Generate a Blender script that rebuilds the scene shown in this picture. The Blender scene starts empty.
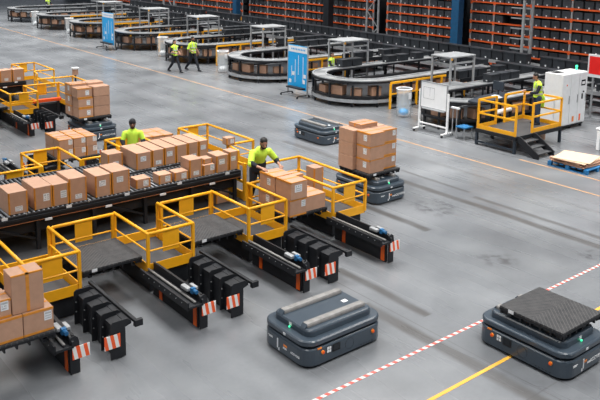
import bpy, bmesh, math, random
from mathutils import Vector, Matrix
random.seed(7)
S = bpy.context.scene
COL = S.collection
PI = math.pi

# ------------------------------------------------------------------ materials
def nodes(name):
    m = bpy.data.materials.new(name); m.use_nodes = True
    nt = m.node_tree; b = nt.nodes['Principled BSDF']
    return m, nt, b
def mat(name, col, rough=.5, metal=0., var=.12, scale=6., bump=0., coat=0., emit=None, alpha=None, objvar=0., spec=.4):
    m, nt, b = nodes(name)
    n = nt.nodes.new('ShaderNodeTexNoise'); n.inputs['Scale'].default_value = scale; n.inputs['Detail'].default_value = 4
    tc = nt.nodes.new('ShaderNodeTexCoord'); nt.links.new(tc.outputs['Object'], n.inputs['Vector'])
    r = nt.nodes.new('ShaderNodeValToRGB')
    lo = [max(0, c*(1-var)) for c in col]; hi = [min(1, c*(1+var)) for c in col]
    r.color_ramp.elements[0].position = .3; r.color_ramp.elements[1].position = .7
    r.color_ramp.elements[0].color = (*lo, 1); r.color_ramp.elements[1].color = (*hi, 1)
    nt.links.new(n.outputs['Fac'], r.inputs['Fac'])
    out = r.outputs['Color']
    if objvar:
        oi = nt.nodes.new('ShaderNodeObjectInfo')
        mr = nt.nodes.new('ShaderNodeMapRange'); mr.inputs['To Min'].default_value = 1-objvar; mr.inputs['To Max'].default_value = 1+objvar
        nt.links.new(oi.outputs['Random'], mr.inputs['Value'])
        hs = nt.nodes.new('ShaderNodeHueSaturation'); nt.links.new(mr.outputs['Result'], hs.inputs['Value'])
        nt.links.new(out, hs.inputs['Color']); out = hs.outputs['Color']
    nt.links.new(out, b.inputs['Base Color'])
    b.inputs['Roughness'].default_value = rough; b.inputs['Metallic'].default_value = metal
    b.inputs['Specular IOR Level'].default_value = spec
    if coat: b.inputs['Coat Weight'].default_value = coat
    if bump:
        bp = nt.nodes.new('ShaderNodeBump'); bp.inputs['Strength'].default_value = bump
        nt.links.new(n.outputs['Fac'], bp.inputs['Height']); nt.links.new(bp.outputs['Normal'], b.inputs['Normal'])
    if emit:
        b.inputs['Emission Color'].default_value = (*col, 1); b.inputs['Emission Strength'].default_value = emit
    if alpha is not None:
        b.inputs['Alpha'].default_value = alpha
    return m

M = {}
M['card'] = mat('cardboard', (.44, .255, .168), .55, var=.07, scale=9, objvar=.09, spec=.6)
M['cardlight'] = mat('cardboard_sheet', (.66, .47, .33), .8, var=.06, scale=5)
M['tape'] = mat('orange_tape', (.60, .235, .03), .35, var=.12, scale=14)
M['paper'] = mat('white_paper', (.72, .74, .76), .6, var=.03)
M['cableor'] = mat('dull_orange_cable', (.30, .10, .03), .6)
M['print'] = mat('grey_print', (.30, .31, .33), .6)
M['ink'] = mat('black_ink', (.05, .05, .06), .6)
M['yellow'] = mat('yellow_paint', (.88, .41, .012), .38, var=.06, scale=5)
M['black'] = mat('black_metal', (.014, .0155, .019), .5, var=.25, scale=4, spec=.3)
M['blackrub'] = mat('black_plastic', (.014, .015, .018), .6, var=.2, spec=.3)
M['plate'] = mat('ribbed_black_plate', (.060, .063, .068), .5, var=.3, scale=6)
M['deck'] = mat('grey_deck_plate', (.052, .055, .060), .5, var=.25, scale=3)
M['railgrey'] = mat('worn_grey_strip', (.235, .23, .225), .6, .1, var=.2, scale=10)
M['steel'] = mat('galvanised_steel', (.42, .44, .46), .4, .5, var=.15)
M['silver'] = mat('light_grey_metal', (.34, .355, .37), .45, .2, var=.12)
M['rollers'] = mat('steel_roller', (.20, .21, .225), .45, .5, var=.1)
M['slate'] = mat('slate_blue_paint', (.043, .060, .080), .28, var=.10, scale=3, coat=.3)
M['slatedark'] = mat('dark_slate_paint', (.024, .033, .046), .4, var=.12)
M['orange'] = mat('safety_orange', (.80, .12, .012), .5, var=.08)
M['redor'] = mat('red_orange_paint', (.78, .085, .012), .5, var=.05)
M['rackor'] = mat('rack_orange', (.66, .10, .02), .5, var=.1)
M['white'] = mat('white_paint', (.88, .89, .90), .5, var=.03)
M['cab'] = mat('cabinet_grey_white', (.72, .74, .76), .5, var=.04)
M['blue'] = mat('machine_blue', (.015, .11, .26), .4, var=.15)
M['bluecol'] = mat('column_blue', (.012, .075, .17), .45, var=.1)
M['palletblue'] = mat('pallet_blue', (.015, .15, .36), .6, var=.2)
M['banner'] = mat('banner_blue', (.008, .33, .72), .4, var=.05)
M['bin'] = mat('tote_plastic', (.036, .041, .049), .6, var=.2, objvar=.25)
M['tote'] = mat('dark_tote_plastic', (.025, .029, .035), .5, var=.2, objvar=.2)
M['skin'] = mat('skin', (.42, .22, .15), .55, var=.05)
M['skindk'] = mat('skin_brown', (.24, .12, .075), .55, var=.05)
M['hair'] = mat('black_hair', (.012, .011, .011), .6, var=.3, scale=40)
M['beanie'] = mat('black_knit', (.016, .018, .022), .9, var=.3, scale=60, bump=.2)
M['lime'] = mat('lime_cloth', (.56, .84, .07), .8, var=.07, scale=7)
M['navy'] = mat('navy_cloth', (.013, .016, .023), .85, var=.2)
M['jean'] = mat('blue_denim', (.03, .05, .09), .85, var=.2)
M['reflect'] = mat('reflective_band', (.6, .62, .6), .3, .3)
M['green'] = mat('green_lamp', (.05, .8, .35), .3, emit=1.2)
M['amber'] = mat('amber_lamp', (.75, .22, .03), .3)
M['screen'] = mat('dark_screen', (.012, .015, .02), .15)
M['redsign'] = mat('sign_red', (.82, .015, .012), .45, var=.02)
M['linetape'] = mat('orange_line_paint', (.46, .26, .13), .6, var=.2, scale=4)
M['yeltape'] = mat('yellow_line_tape', (.74, .38, .05), .5, var=.06)
M['pillar'] = mat('dark_pillar', (.012, .014, .018), .5)
M['wall'] = mat('dark_wall', (.03, .032, .036), .8)
# clear film for the bag bins
m, nt, b = nodes('clear_film'); b.inputs['Base Color'].default_value = (.85, .90, .93, 1); b.inputs['Alpha'].default_value = .30; b.inputs['Roughness'].default_value = .25
M['film'] = m

# red/white warning stripes (slanted)
def stripes(name, c1, c2, scale, axis='diag', th=.5):
    m, nt, b = nodes(name)
    tc = nt.nodes.new('ShaderNodeTexCoord'); sx = nt.nodes.new('ShaderNodeSeparateXYZ'); nt.links.new(tc.outputs['Object'], sx.inputs[0])
    mu = nt.nodes.new('ShaderNodeMath'); mu.operation = 'MULTIPLY'; mu.inputs[1].default_value = scale
    if axis == 'diag':
        ad = nt.nodes.new('ShaderNodeMath'); ad.operation = 'MULTIPLY_ADD'; ad.inputs[1].default_value = .18
        nt.links.new(sx.outputs['Z'], ad.inputs[0]); nt.links.new(sx.outputs['X'], ad.inputs[2]); nt.links.new(ad.outputs[0], mu.inputs[0])
    else:
        ad = nt.nodes.new('ShaderNodeMath'); ad.operation = 'MULTIPLY_ADD'; ad.inputs[1].default_value = .5
        nt.links.new(sx.outputs['Y'], ad.inputs[0]); nt.links.new(sx.outputs['X'], ad.inputs[2]); nt.links.new(ad.outputs[0], mu.inputs[0])
    fr = nt.nodes.new('ShaderNodeMath'); fr.operation = 'FRACT'; nt.links.new(mu.outputs[0], fr.inputs[0])
    gt = nt.nodes.new('ShaderNodeMath'); gt.operation = 'GREATER_THAN'; gt.inputs[1].default_value = th; nt.links.new(fr.outputs[0], gt.inputs[0])
    mx = nt.nodes.new('ShaderNodeMix'); mx.data_type = 'RGBA'; mx.inputs[6].default_value = (*c1, 1); mx.inputs[7].default_value = (*c2, 1)
    nt.links.new(gt.outputs[0], mx.inputs[0]); nt.links.new(mx.outputs[2], b.inputs['Base Color']); b.inputs['Roughness'].default_value = .5
    return m
M['warn'] = stripes('red_white_warning', (.80, .10, .02), (.75, .75, .74), 8.6)
M['floortape'] = stripes('red_white_floor_tape', (.55, .08, .06), (.62, .60, .58), 6.5, 'x')

# chevron-ribbed plate: dark plate with fine light ribs
def ribbed(name):
    m, nt, b = nodes(name)
    tc = nt.nodes.new('ShaderNodeTexCoord'); sx = nt.nodes.new('ShaderNodeSeparateXYZ'); nt.links.new(tc.outputs['Object'], sx.inputs[0])
    ab = nt.nodes.new('ShaderNodeMath'); ab.operation = 'ABSOLUTE'; nt.links.new(sx.outputs['X'], ab.inputs[0])
    ad = nt.nodes.new('ShaderNodeMath'); ad.operation = 'ADD'; nt.links.new(ab.outputs[0], ad.inputs[0]); nt.links.new(sx.outputs['Y'], ad.inputs[1])
    mu = nt.nodes.new('ShaderNodeMath'); mu.operation = 'MULTIPLY'; mu.inputs[1].default_value = 13; nt.links.new(ad.outputs[0], mu.inputs[0])
    fr = nt.nodes.new('ShaderNodeMath'); fr.operation = 'FRACT'; nt.links.new(mu.outputs[0], fr.inputs[0])
    gt = nt.nodes.new('ShaderNodeMath'); gt.operation = 'GREATER_THAN'; gt.inputs[1].default_value = .8; nt.links.new(fr.outputs[0], gt.inputs[0])
    no = nt.nodes.new('ShaderNodeTexNoise'); no.inputs['Scale'].default_value = 9; nt.links.new(tc.outputs['Object'], no.inputs['Vector'])
    rp = nt.nodes.new('ShaderNodeValToRGB'); rp.color_ramp.elements[0].position = .35; rp.color_ramp.elements[0].color = (.028, .029, .032, 1)
    rp.color_ramp.elements[1].position = .7; rp.color_ramp.elements[1].color = (.052, .052, .054, 1); nt.links.new(no.outputs['Fac'], rp.inputs['Fac'])
    mx = nt.nodes.new('ShaderNodeMix'); mx.data_type = 'RGBA'; mx.inputs[7].default_value = (.078, .077, .078, 1)
    nt.links.new(rp.outputs['Color'], mx.inputs[6])
    nt.links.new(gt.outputs[0], mx.inputs[0]); nt.links.new(mx.outputs[2], b.inputs['Base Color']); b.inputs['Roughness'].default_value = .6; b.inputs['Specular IOR Level'].default_value = .3
    bp = nt.nodes.new('ShaderNodeBump'); bp.inputs['Strength'].default_value = .4; bp.inputs['Distance'].default_value = .01
    nt.links.new(gt.outputs[0], bp.inputs['Height']); nt.links.new(bp.outputs['Normal'], b.inputs['Normal'])
    return m
M['ribbed'] = ribbed('chevron_plate')

# roller bed: rollers drawn by geometry on near lines; far belts use this banded metal
def belt(name, c1, c2, scale):
    m, nt, b = nodes(name)
    tc = nt.nodes.new('ShaderNodeTexCoord')
    w = nt.nodes.new('ShaderNodeTexNoise'); w.inputs['Scale'].default_value = scale; nt.links.new(tc.outputs['Object'], w.inputs['Vector'])
    rp = nt.nodes.new('ShaderNodeValToRGB'); rp.color_ramp.elements[0].color = (*c1, 1); rp.color_ramp.elements[1].color = (*c2, 1)
    rp.color_ramp.elements[0].position = .35; rp.color_ramp.elements[1].position = .6
    nt.links.new(w.outputs['Fac'], rp.inputs['Fac']); nt.links.new(rp.outputs['Color'], b.inputs['Base Color'])
    b.inputs['Roughness'].default_value = .35; b.inputs['Metallic'].default_value = .1
    return m
M['belt'] = belt('grey_belt', (.20, .21, .22), (.36, .37, .38), 1.3)
M['beltdk'] = belt('dark_belt', (.10, .105, .11), (.2, .205, .21), 2)

# floor: polished concrete
def floor_mat():
    m, nt, b = nodes('polished_concrete'); N = nt.nodes; L = nt.links
    g = N.new('ShaderNodeNewGeometry'); sx = N.new('ShaderNodeSeparateXYZ'); L.new(g.outputs['Position'], sx.inputs[0])
    def noise(s, d=5, vec=None, dist=0):
        n = N.new('ShaderNodeTexNoise'); n.inputs['Scale'].default_value = s; n.inputs['Detail'].default_value = d; n.inputs['Distortion'].default_value = dist
        L.new(vec or g.outputs['Position'], n.inputs['Vector']); return n.outputs['Fac']
    def math_(op, a, b2=None, c=None):
        n = N.new('ShaderNodeMath'); n.operation = op
        for i, v in enumerate((a, b2, c)):
            if v is None: continue
            if isinstance(v, (int, float)): n.inputs[i].default_value = v
            else: L.new(v, n.inputs[i])
        return n.outputs[0]
    def ramp(f, stops):
        r = N.new('ShaderNodeValToRGB'); e = r.color_ramp.elements
        e[0].position, e[0].color = stops[0][0], (*stops[0][1], 1); e[1].position, e[1].color = stops[-1][0], (*stops[-1][1], 1)
        for p, c in stops[1:-1]:
            x = e.new(p); x.color = (*c, 1)
        L.new(f, r.inputs['Fac']); return r.outputs['Color']
    def mixc(f, a, col, mode='MIX'):
        x = N.new('ShaderNodeMix'); x.data_type = 'RGBA'; x.blend_type = mode
        if isinstance(f, (int, float)): x.inputs[0].default_value = f
        else: L.new(f, x.inputs[0])
        L.new(a, x.inputs[6])
        if isinstance(col, tuple): x.inputs[7].default_value = (*col, 1)
        else: L.new(col, x.inputs[7])
        return x.outputs[2]
    base = ramp(noise(.55, 8), [(.3, (.118, .125, .135)), (.5, (.158, .167, .178)), (.72, (.21, .22, .232))])
    # streaks along the travel direction
    mp = N.new('ShaderNodeMapping'); mp.inputs['Scale'].default_value = (1.6, .12, 1); L.new(g.outputs['Position'], mp.inputs['Vector'])
    st = noise(1.0, 5, mp.outputs[0], .4)
    base = mixc(.2, base, ramp(st, [(.3, (.44, .44, .45)), (.7, (.57, .57, .58))]), 'OVERLAY')
    base = mixc(.9, base, ramp(noise(.3, 5), [(.35, (.42, .425, .43)), (.65, (.6, .605, .61))]), 'OVERLAY')
    fine = noise(14, 4)
    base = mixc(.22, base, ramp(fine, [(.3, (.42, .42, .42)), (.7, (.58, .58, .58))]), 'OVERLAY')
    # bands left by wheels: |x-x0|<w
    wob = noise(.5, 2)
    def band(x0, w, y0, y1, col, amt, soft=.05):
        nonlocal base
        xx = math_('ADD', sx.outputs['X'], math_('MULTIPLY_ADD', wob, .16, -.08 - x0))
        d = math_('ABSOLUTE', xx)
        f = N.new('ShaderNodeMapRange'); f.inputs['From Min'].default_value = w + soft; f.inputs['From Max'].default_value = w - soft; L.new(d, f.inputs['Value'])
        a = math_('GREATER_THAN', sx.outputs['Y'], y0); c = math_('LESS_THAN', sx.outputs['Y'], y1)
        k = math_('MULTIPLY', math_('MULTIPLY', f.outputs[0], math_('MULTIPLY', a, c)), math_('MULTIPLY_ADD', noise(1.3, 4), amt, amt*.5))
        base = mixc(k, base, col)
    dk = (.085, .084, .084)
    band(14.85, .12, 2, 19, dk, .9); band(15.35, .08, 5, 11.6, dk, .75); band(15.55, .05, 11.9, 14.4, dk, .8)
    band(12.55, .11, 10.7, 15.8, dk, .95); band(8.85, .13, 2, 9.0, dk, .8); band(9.5, .1, 8.0, 10.4, dk, .9); band(16.9, .1, 5, 30, dk, .25)
    band(15.1, .35, 15, 60, (.25, .26, .28), .3, .2)
    # dark grease patches
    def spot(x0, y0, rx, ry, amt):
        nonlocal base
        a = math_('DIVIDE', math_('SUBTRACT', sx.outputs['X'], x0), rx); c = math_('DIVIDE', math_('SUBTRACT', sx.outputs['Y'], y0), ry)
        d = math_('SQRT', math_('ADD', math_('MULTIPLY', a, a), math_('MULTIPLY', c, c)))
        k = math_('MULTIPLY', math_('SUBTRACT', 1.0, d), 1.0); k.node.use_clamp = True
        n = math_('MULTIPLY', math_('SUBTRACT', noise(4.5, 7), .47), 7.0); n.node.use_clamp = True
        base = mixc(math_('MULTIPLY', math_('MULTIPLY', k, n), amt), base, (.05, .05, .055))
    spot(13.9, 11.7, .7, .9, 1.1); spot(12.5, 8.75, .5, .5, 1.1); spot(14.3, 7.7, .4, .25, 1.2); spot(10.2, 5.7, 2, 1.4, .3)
    # saw-cut joints
    def joint(sock, x0):
        nonlocal base
        d = math_('ABSOLUTE', math_('SUBTRACT', sock, x0)); k = math_('LESS_THAN', d, .012)
        base = mixc(math_('MULTIPLY', k, .55), base, (.08, .08, .085))
    joint(sx.outputs['X'], 9.1); joint(sx.outputs['Y'], 5.45); joint(sx.outputs['X'], 16.2); joint(sx.outputs['Y'], 19.6); joint(sx.outputs['Y'], 33.8)
    L.new(base, b.inputs['Base Color'])
    rr = N.new('ShaderNodeMapRange'); rr.inputs['To Min'].default_value = .20; rr.inputs['To Max'].default_value = .36; L.new(st, rr.inputs['Value']); L.new(rr.outputs[0], b.inputs['Roughness'])
    b.inputs['Specular IOR Level'].default_value = .38
    bp = N.new('ShaderNodeBump'); bp.inputs['Strength'].default_value = .06; bp.inputs['Distance'].default_value = .02
    L.new(noise(2.5, 3), bp.inputs['Height']); L.new(bp.outputs['Normal'], b.inputs['Normal'])
    return m
M['floor'] = floor_mat()

# ------------------------------------------------------------------ mesh builder
class MB:
    def __init__(s): s.v = []; s.f = []; s.mi = []
    def add(s, vs, fs, m=0):
        o = len(s.v); s.v += [tuple(v) for v in vs]; s.f += [tuple(i+o for i in f) for f in fs]; s.mi += [m]*len(fs); return s
    def box(s, x0, x1, y0, y1, z0, z1, m=0):
        if x1 < x0: x0, x1 = x1, x0
        if y1 < y0: y0, y1 = y1, y0
        vs = [(x0,y0,z0),(x1,y0,z0),(x1,y1,z0),(x0,y1,z0),(x0,y0,z1),(x1,y0,z1),(x1,y1,z1),(x0,y1,z1)]
        return s.add(vs, [(0,3,2,1),(4,5,6,7),(0,1,5,4),(1,2,6,5),(2,3,7,6),(3,0,4,7)], m)
    def prism(s, pts, z0, z1, m=0, top=None):
        n = len(pts); top = top or pts
        vs = [(x,y,z0) for x,y in pts] + [(x,y,z1) for x,y in top]
        return s.add(vs, [tuple(reversed(range(n))), tuple(range(n,2*n))] + [(i,(i+1)%n,n+(i+1)%n,n+i) for i in range(n)], m)
    def prism_y(s, pts, y0, y1, m=0):   # pts in xz
        n = len(pts)
        vs = [(x,y0,z) for x,z in pts] + [(x,y1,z) for x,z in pts]
        return s.add(vs, [tuple(range(n)), tuple(reversed(range(n,2*n)))] + [(i,n+i,n+(i+1)%n,(i+1)%n) for i in range(n)], m)
    def prism_x(s, pts, x0, x1, m=0):   # pts in yz
        n = len(pts)
        vs = [(x0,y,z) for y,z in pts] + [(x1,y,z) for y,z in pts]
        return s.add(vs, [tuple(reversed(range(n))), tuple(range(n,2*n))] + [(i,(i+1)%n,n+(i+1)%n,n+i) for i in range(n)], m)
    def tube(s, p0, p1, r, r1=None, n=8, m=0):
        p0 = Vector(p0); p1 = Vector(p1); d = (p1-p0).normalized(); r1 = r if r1 is None else r1
        a = d.orthogonal().normalized(); b = d.cross(a)
        vs = []
        for p, q in ((p0, r), (p1, r1)):
            for i in range(n):
                t = 2*PI*i/n + PI/n; vs.append(p + a*math.cos(t)*q + b*math.sin(t)*q)
        return s.add(vs, [tuple(reversed(range(n))), tuple(range(n,2*n))] + [(i,(i+1)%n,n+(i+1)%n,n+i) for i in range(n)], m)
    def bar(s, p0, p1, w, h, m=0):      # rectangular section, h measured upwards
        p0 = Vector(p0); p1 = Vector(p1); d = (p1-p0).normalized()
        up = Vector((0,0,1)) if abs(d.z) < .95 else Vector((0,1,0))
        a = d.cross(up).normalized()*w/2; b = a.cross(d).normalized()*h/2
        vs = [p+q for p in (p0,p1) for q in (-a-b, a-b, a+b, -a+b)]
        return s.add(vs, [(3,2,1,0),(4,5,6,7),(0,1,5,4),(1,2,6,5),(2,3,7,6),(3,0,4,7)], m)
    def ball(s, c, rx, ry=None, rz=None, n=12, k=8, m=0, rot=None):
        ry = rx if ry is None else ry; rz = rx if rz is None else rz
        vs = []; c = Vector(c)
        for j in range(1, k):
            ph = PI*j/k
            for i in range(n):
                t = 2*PI*i/n; p = Vector((rx*math.sin(ph)*math.cos(t), ry*math.sin(ph)*math.sin(t), rz*math.cos(ph)))
                if rot: p = rot @ p
                vs.append(c+p)
        t0 = Vector((0,0,rz)); b0 = Vector((0,0,-rz))
        if rot: t0 = rot@t0; b0 = rot@b0
        vs += [c+t0, c+b0]; T = len(vs)-2; Bm = T+1
        fs = [(T, i, (i+1)%n) for i in range(n)] + [(Bm, (k-2)*n+(i+1)%n, (k-2)*n+i) for i in range(n)]
        for j in range(k-2):
            fs += [(j*n+i, (j+1)*n+i, (j+1)*n+(i+1)%n, j*n+(i+1)%n) for i in range(n)]
        return s.add(vs, fs, m)
    def build(s, name, mats, parent=None, bevel=0, smooth=False, org=None, seg=2):
        if not isinstance(mats, (list, tuple)): mats = [mats]
        o3 = Vector(org) if org is not None else (Vector(parent.get('_o', (0,0,0))) if parent is not None else Vector((0,0,0)))
        me = bpy.data.meshes.new(name); me.from_pydata([tuple(Vector(v)-o3) for v in s.v], [], s.f)
        for m in mats: me.materials.append(M[m] if isinstance(m, str) else m)
        me.polygons.foreach_set('material_index', s.mi)
        if smooth: me.polygons.foreach_set('use_smooth', [True]*len(me.polygons))
        me.update()
        ob = bpy.data.objects.new(name, me); COL.objects.link(ob)
        if parent is not None: ob.parent = parent; ob['_o'] = tuple(o3)
        else: ob.location = o3
        if bevel:
            bv = ob.modifiers.new('bevel', 'BEVEL'); bv.width = bevel; bv.segments = seg; bv.limit_method = 'ANGLE'
        return ob

def tag(o, label=None, cat=None, group=None, kind=None):
    if label: o['label'] = label
    if cat: o['category'] = cat
    if group: o['group'] = group
    if kind: o['kind'] = kind
    return o
def thing(name, label, cat, loc=(0,0,0), rz=0, group=None, local=False):
    o = bpy.data.objects.new(name, None); COL.objects.link(o); o.empty_display_size = .1
    o.location = loc; o.rotation_euler.z = rz
    o['_o'] = (0.,0.,0.) if local else tuple(float(c) for c in loc)
    return tag(o, label, cat, group)
def kids(o): return list(o.children)
def copy_tree(o, loc=None, rz=None, label=None, parent=None, group=None, skip=()):
    c = o.copy(); COL.objects.link(c)
    if parent is not None: c.parent = parent
    if loc is not None: c.location = loc
    if rz is not None: c.rotation_euler.z = rz
    if label: c['label'] = label
    if group: c['group'] = group
    for ch in kids(o):
        if ch.name.split('.')[0] in skip: continue
        copy_tree(ch, parent=c)
    return c
def rrect(x0, x1, y0, y1, r, n=6):
    pts = []
    for cx, cy, a0 in ((x1-r,y1-r,0),(x0+r,y1-r,PI/2),(x0+r,y0+r,PI),(x1-r,y0+r,3*PI/2)):
        for i in range(n+1):
            a = a0 + PI/2*i/n; pts.append((cx+r*math.cos(a), cy+r*math.sin(a)))
    return pts
ORD = ['first','second','third','fourth','fifth','sixth','seventh','eighth','ninth','tenth','eleventh','twelfth','thirteenth','fourteenth']

def text(body, size, mtx, name, material, parent, depth=.002):
    cu = bpy.data.curves.new('txt', 'FONT'); cu.body = body; cu.size = size; cu.extrude = depth; cu.align_x = 'CENTER'; cu.align_y = 'CENTER'
    ob = bpy.data.objects.new('txt', cu); COL.objects.link(ob)
    dg = bpy.context.evaluated_depsgraph_get(); me = bpy.data.meshes.new_from_object(ob.evaluated_get(dg))
    bpy.data.objects.remove(ob)
    me.transform(mtx); me.materials.clear(); me.materials.append(M[material])
    o = bpy.data.objects.new(name, me); COL.objects.link(o); o.parent = parent
    return o

# ------------------------------------------------------------------ setting
fl = MB().box(-12, 46, -4, 95, -.1, 0).build('floor', 'floor'); tag(fl, kind='structure')
wl = MB().box(37.5, 37.8, -4, 95, 0, 12).build('wall_right', 'wall'); tag(wl, kind='structure')

# floor markings
def marking(name, mats, x0, x1, y0, y1, label, cat='floor line'):
    o = MB().box(x0, x1, y0, y1, 0, .004).build(name, mats, org=((x0+x1)/2, (y0+y1)/2, 0)); tag(o, label, cat); return o
marking('floor_line', 'linetape', 18.07, 18.13, 5, 75, 'long thin faded orange line painted across the concrete floor in front of the oval loops')
marking('floor_line', 'linetape', 19.34, 19.40, 5, 13.0, 'short faint orange line on the floor running beneath the blue pallet')
marking('floor_tape', 'floortape', 3, 22, 7.272, 7.328, 'red and white striped tape stuck across the floor between the two front robots')
marking('floor_tape', 'yeltape', 3, 22, 6.27, 6.33, 'plain solid yellow tape on the floor running under the robot with the black plate')

# ------------------------------------------------------------------ pallet plate (local, top at z=0.12)
def make_plate(label, loc, rz=0, group=None, flat=False):
    t = thing('pallet_plate', label, 'pallet', loc, rz, group, local=True)
    w, d = .565, .55
    a = MB().box(-w, w, -d, d, .085, .12)
    a.build('top_panel', 'ribbed', t, bevel=.006)
    e = MB()
    for x0, x1, y0, y1 in ((-w, w, -d, -d+.035), (-w, w, d-.035, d), (-w, -w+.035, -d+.035, d-.035), (w-.035, w, -d+.035, d-.035)):
        e.box(x0, x1, y0, y1, .055, .084)
    for i in range(7):
        x = -w+.03+i*(2*w-.06)/6; e.box(x-.012, x+.012, -d, -d+.12, .0, .055); e.box(x-.012, x+.012, d-.12, d, .0, .055)
    for i in range(7):
        y = -d+.03+i*(2*d-.06)/6; e.box(-w, -w+.12, y-.012, y+.012, .0, .055); e.box(w-.12, w, y-.012, y+.012, .0, .055)
    e.box(-w+.14, w-.14, -d+.14, d-.14, .01, .055)
    e.build('rim', 'blackrub', t)
    for sx in (-1, 1):
        lab = MB().box(sx*.35-.05, sx*.35+.05, -d-.004, -d-.001, .06, .115).build('tag', 'paper', t)
        break
    return t

# ------------------------------------------------------------------ boxes
def box_at(x, y, z, w, d, h, label, tape='v', lab='f', group=None, top=True, size=.12, rz=0, name='cardboard_box'):
    """x,y = nearest-left corner"""
    t = thing(name, label, 'box', (x+w/2, y+d/2, z), rz, group, local=True)
    hw, hd = w/2, d/2
    MB().box(-hw, hw, -hd, hd, 0, h).build('carton', 'card', t, bevel=.008)
    e = .0025; tp = MB(); tw = .05
    if tape == 'v':      # seam down the front left corner and across the lid
        tp.box(-hw-e, -hw+tw*.55, -hd-e, -hd+.001, .004, h-.004); tp.box(-hw-e, -hw+.001, -hd-e, -hd+tw*.55, .004, h-.004)
        MB().box(hw-tw*.5, hw+e, -hd-e, -hd+.001, .004, h-.004).build('tape', 'tape', t)
    elif tape == 'c':    # strip over the lid and down the front
        tp.box(-tw/2, tw/2, -hd-e, -hd+.001, .004, h+e); tp.box(-tw/2, tw/2, -hd, hd, h-.001, h+e)
        tp.box(-hw, hw, -hd-e, -hd+.02, h-.02, h+e)
    elif tape == 'h':    # strips along the upper left edge and over the lid
        tp.box(-hw-e, -hw+.03, -hd, hd, h-.035, h+e); tp.box(-hw, hw, hd*.1-tw/2, hd*.1+tw/2, h-.001, h+e)
        tp.box(-hw, hw, -hd-e, -hd+.012, h-.014, h+e)
    elif tape == 't':    # lid seam along x, folded over both ends
        tp.box(-hw, hw, -tw/2, tw/2, h-.001, h+e); tp.box(-hw-e, -hw+.001, -tw/2, tw/2, h-.09, h+e)
        tp.box(-hw, hw, -hd-e, -hd+.014, h-.012, h+e); tp.box(-hw-e, -hw+.001, -hd, hd, h-.012, h+e)
    elif tape == 'b':    # bottom and top front edges
        MB().box(-hw, hw, -hd-e, -hd+.01, .0, .035).build('tape', 'tape', t); tp.box(-hw, hw, -hd-e, -hd+.014, h-.03, h+e); tp.box(-hw, hw, -tw/2, tw/2, h-.001, h+e)
    if tp.v: tp.build('tape', 'tape', t)
    # printed label: paper with dark bars
    def lbl(face, u, v, sw, sh):
        b = MB()
        def q(u0, u1, v0, v1, k, m):
            if face == 'f': b.box(u0, u1, -hd-e-.001*k, -hd-e+.001, v0, v1, m)
            else: b.box(-hw-e-.001*k, -hw-e+.001, u0, u1, v0, v1, m)
        q(u-sw/2, u+sw/2, v-sh/2, v+sh/2, 1, 0)
        for r_, (c, hh) in enumerate(((.28, .2), (-.02, .12), (-.28, .12))):
            for j in range(5):
                if random.random() < .8:
                    uu = u - sw*.36 + j*sw*.16; q(uu, uu+sw*.10, v+c*sh-hh*sh/2, v+c*sh+hh*sh/2, 2, 1)
        b.build('label', ['paper', 'print'], t)
    if lab:
        s_ = min(size, w*.45, h*.6)
        if lab == 'f': lbl('f', hw*.35, h*.5, s_, s_*1.25 if h > .3 else s_)
        if lab == 'fl': lbl('f', hw*.05, h*.14+s_*.35, s_*1.15, s_*.8)
        if lab == 'fr': lbl('f', hw*.62, h*.68, s_*.9, s_*1.15)
        if lab == 's': lbl('s', -hd*.25, h*.6, min(s_, d*.3), s_*1.25)
        if lab == 'ft': lbl('f', -hw*.1, h*.62, s_*1.2, s_)
    return t

# ------------------------------------------------------------------ system of conveyor, decks, docks (built twice)
RTOP, DECK = 1.2, .45
def railing(pts, label, panel_idx=(), kick=True, name='guard_railing', zt=RTOP, zd=DECK, skip_posts=(), kick_segs=None):
    t = thing(name, label, 'railing', (pts[0][0], pts[0][1], zd))
    r = .026
    tr = MB(); mr = MB(); kk = MB()
    for i in range(len(pts)-1):
        a, b = pts[i], pts[i+1]
        tr.tube((a[0],a[1],zt-.028), (b[0],b[1],zt-.028), .031, n=8)
        zm = zd + (zt-zd)*.52
        mr.tube((a[0],a[1],zm), (b[0],b[1],zm), .017, n=8)
        if kick and (kick_segs is None or i in kick_segs):
            kk.bar((a[0],a[1],zd+.05), (b[0],b[1],zd+.05), .012, .19)
    for p in pts: tr.ball((p[0],p[1],zt-.028), .031, n=8, k=6)
    tr.build('top_rail', 'yellow', t, smooth=True); mr.build('middle_rail', 'yellow', t)
    if kk.v: kk.build('kick_plate', 'yellow', t)
    for i, p in enumerate(pts):
        if i in skip_posts: continue
        MB().box(p[0]-.027, p[0]+.027, p[1]-.027, p[1]+.027, zd+.001, zt-.03).build('post', 'yellow', t)
    for i in panel_idx:
        a, b = Vector((*pts[i], 0)), Vector((*pts[i+1], 0)); c = (a+b)/2; d = (b-a).normalized(); L = (b-a).length
        w = min(.17, L*.2)
        MB().bar((c-d*w)+Vector((0,0,zt-.245)), (c+d*w)+Vector((0,0,zt-.245)), .01, .37).build('panel', 'yellow', t)
    return t

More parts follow.
